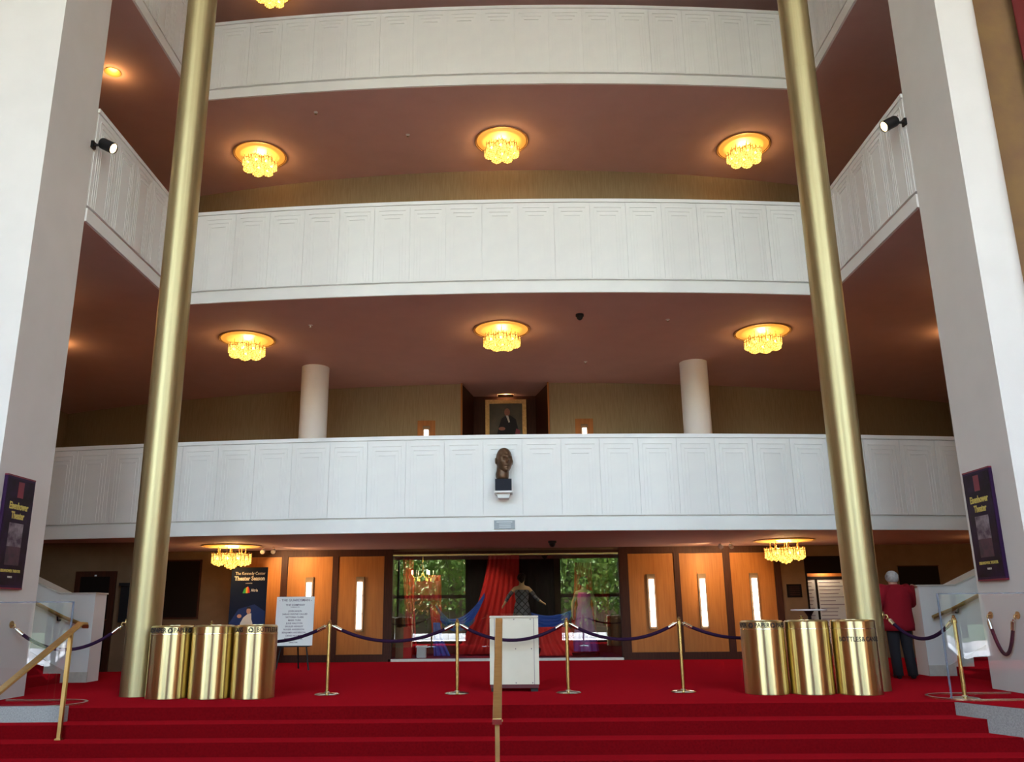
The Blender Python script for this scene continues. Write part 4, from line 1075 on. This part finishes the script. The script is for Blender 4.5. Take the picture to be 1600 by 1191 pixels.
Jd = pose(elL=(-.33,-.04,1.20), wrL=(-.43,-.14,1.02), elR=(.33,-.06,1.18), wrR=(.48,-.18,1.06), handL=((-.5,-.5,-.6),(0,-1,.3),(1,0,0)), handR=((.7,-.4,-.4),(0,-1,.2),(-1,0,0)))
mannequin((.40, 21.15, .25), 0, Jd, 'mannequin in a black lattice patterned gown behind the white podium', 'lattice', [(.03,.42,.38,.03),(.35,.34,.30,.02),(.80,.215,.18,.0),(.98,.185,.155,0),(1.08,.150,.130,0),(1.22,.175,.155,0),(1.33,.178,.155,0),(1.36,.165,.145,0)], 'darkhair', sleeves=True)
Jp = pose(elL=(-.27,.03,1.14), wrL=(-.30,-.06,.90), elR=(.28,.03,1.14), wrR=(.25,-.10,.90))
mannequin((1.90, 21.0, .14), .1, Jp, 'mannequin in a long pink and purple sleeveless dress at the right of the display', 'pinkdress', [(.03,.30,.28,.03),(.40,.25,.22,.02),(.80,.205,.175,.008),(.96,.19,.16,0),(1.10,.152,.132,0),(1.24,.172,.155,0),(1.36,.168,.150,0),(1.39,.155,.140,0)], 'darkhair')
ob_ = thing('display_riser', 'low dark riser under the black gowned mannequin', 'riser', (.40, 21.15, .05))
ob('platform', MB().lathe([(.46, 0), (.46, .19), (.44, .20), (0, .20)], 32), 'verydark', ob_); ob('foot_ring', MB().lathe([(.47, 0), (.475, .02), (.465, .03)], 32), 'darkwood', ob_)
ob_ = thing('display_riser', 'low dark riser under the pink dressed mannequin', 'riser', (1.90, 21.0, .05))
ob('platform', MB().lathe([(.34, 0), (.34, .08), (.32, .09), (0, .09)], 32), 'verydark', ob_); ob('foot_ring', MB().lathe([(.35, 0), (.355, .02), (.345, .03)], 32), 'darkwood', ob_)

# ------------------------------------------------------------------ foyer window wall behind the camera, and the terrace beyond
ww = MB()
for a, b, z0, z1 in ((-18, -15, -.75, ZB[3]), (-1.8, 2.0, -.75, ZB[3]), (15, 18, -.75, ZB[3]), (-15, -1.8, 16.1, ZB[3]), (2.0, 15, 16.1, ZB[3])):
    ww.box(a, b, WY-.3, WY, z0, z1)
struct('wall_front', ww, 'white', 'foyer wall with tall windows, reflected in the display glass', 'wall')
for k, (a, b) in enumerate(WIN):
    root = tag(link('window_%d' % (k+2), None), 'tall foyer window reflected in the display glass, %s' % ('left' if k == 0 else 'right'), 'window', kind='structure')
    nb = 3
    for i in range(nb+1):
        x = a+(b-a)*i/nb; ob('mullion', MB().box(x-.05, x+.05, WY-.24, WY-.10, -.6, 16.1), 'winframe', root)
    for z in (-.55, 1.95, 6.5, 11.3, 16.0): ob('transom', MB().box(a, b, WY-.26, WY-.10, z-.09, z+.09), 'winframe', root)
vb = MB(); vb.box(-2.3, 2.9, -7.98, -6.4, -.6, 4.6)  # made-up block, shuts the bright windows out of the mid reflection
struct('wall_blocker', vb, 'verydark', 'unseen dark block added to keep the middle of the display glass dark', 'wall')
struct('floor_terrace', MB().box(-40, 40, -16, -8.3, -.8, -.62), 'marble', 'white marble terrace outside the foyer windows', 'floor')
struct('wall_terrace', MB().box(-40, 40, -16.3, -16, -.8, -.25), 'marble', 'low white terrace parapet outside', 'wall')
struct('ground_lawn', MB().box(-80, 80, -90, -16.3, -1.2, -.9), 'lawn', 'lawn beyond the terrace', 'ground')
def tree(x, y, h, cr, m, label):
    t = thing('tree', label, 'tree', (x, y, -.9), 0, 'trees beyond the terrace')
    ob('trunk', MB().tube([(0,0,0), (.1,.05,h*.3), (-.05,0,h*.6), (.1,0,h*.9)], [.28,.22,.15,.05], 8), 'bark', t, 'all')
    for k in range(4):
        a = k*1.7; ob('branch', MB().tube([(0,0,h*.32+.3*k), (math.cos(a)*cr*.4, math.sin(a)*cr*.4, h*.5+.3*k), (math.cos(a)*cr*.8, math.sin(a)*cr*.8, h*.62+.3*k)], [.12,.08,.03], 6), 'bark', t, 'all')
    rnd = random.Random(label); mb = MB()
    for i in range(2600):
        a, b, c = rnd.uniform(0, 2*PI), rnd.uniform(-1, 1), rnd.random()**.4
        q = math.sqrt(1-b*b)
        p = Vector((cr*c*q*math.cos(a), cr*c*q*math.sin(a), h*.60+h*.42*c*b))
        u = Vector((rnd.uniform(-1,1), rnd.uniform(-1,1), rnd.uniform(-1,1))).normalized()*rnd.uniform(.14,.32); v = u.orthogonal().normalized()*rnd.uniform(.09,.18)
        mb.add([p-u, p+v, p+u, p-v], [(0,1,2,3)])
    f = ob('foliage', mb, m, t); f['kind'] = 'stuff'
tree(-9.6, -24, 8, 3.3, 'leaf', 'green leafy tree reflected at the far left of the display glass')
tree(-4.6, -30, 10, 3.9, 'leaf', 'green leafy tree reflected just left of the black backdrop')
tree(-7.2, -39, 9, 4.0, 'autumnleaf', 'yellowing tree reflected behind the left red drapes')
tree(4.6, -24, 9, 3.3, 'leaf', 'green leafy tree reflected just right of the black backdrop')
tree(9.2, -30.5, 9.5, 3.8, 'leaf', 'green leafy tree reflected beside the pink dressed mannequin')
tree(13.5, -23, 7, 3.3, 'leaf', 'green leafy tree reflected at the far right of the display glass')
def hedge(x0, x1, y, h, label):
    t = thing('hedge', label, 'hedge', ((x0+x1)/2, y, -.9), 0, 'hedges beyond the terrace'); w_ = (x1-x0)/2
    ob('core', MB().box(-w_+.3, w_-.3, -.5, .5, 0, h-.4), 'bark', t)
    rnd = random.Random(label); mb = MB()
    for i in range(5200):
        p = Vector((rnd.uniform(-w_, w_), rnd.uniform(-.9, .9), rnd.uniform(.05, 1)**.8*h+rnd.uniform(-.5, .3)*(rnd.random() < .3)))
        p.z = max(p.z, .1)
        u = Vector((rnd.uniform(-1,1), rnd.uniform(-1,1), rnd.uniform(-1,1))).normalized()*rnd.uniform(.12,.26); v = u.orthogonal().normalized()*rnd.uniform(.08,.15)
        mb.add([p-u, p+v, p+u, p-v], [(0,1,2,3)])
    f = ob('foliage', mb, 'leaf', t); f['kind'] = 'stuff'
hedge(-19, -1, -44.5, 6, 'tall leafy hedge far behind, reflected in the left of the display glass'); hedge(1, 19, -44.5, 6, 'tall leafy hedge far behind, reflected in the right of the display glass')
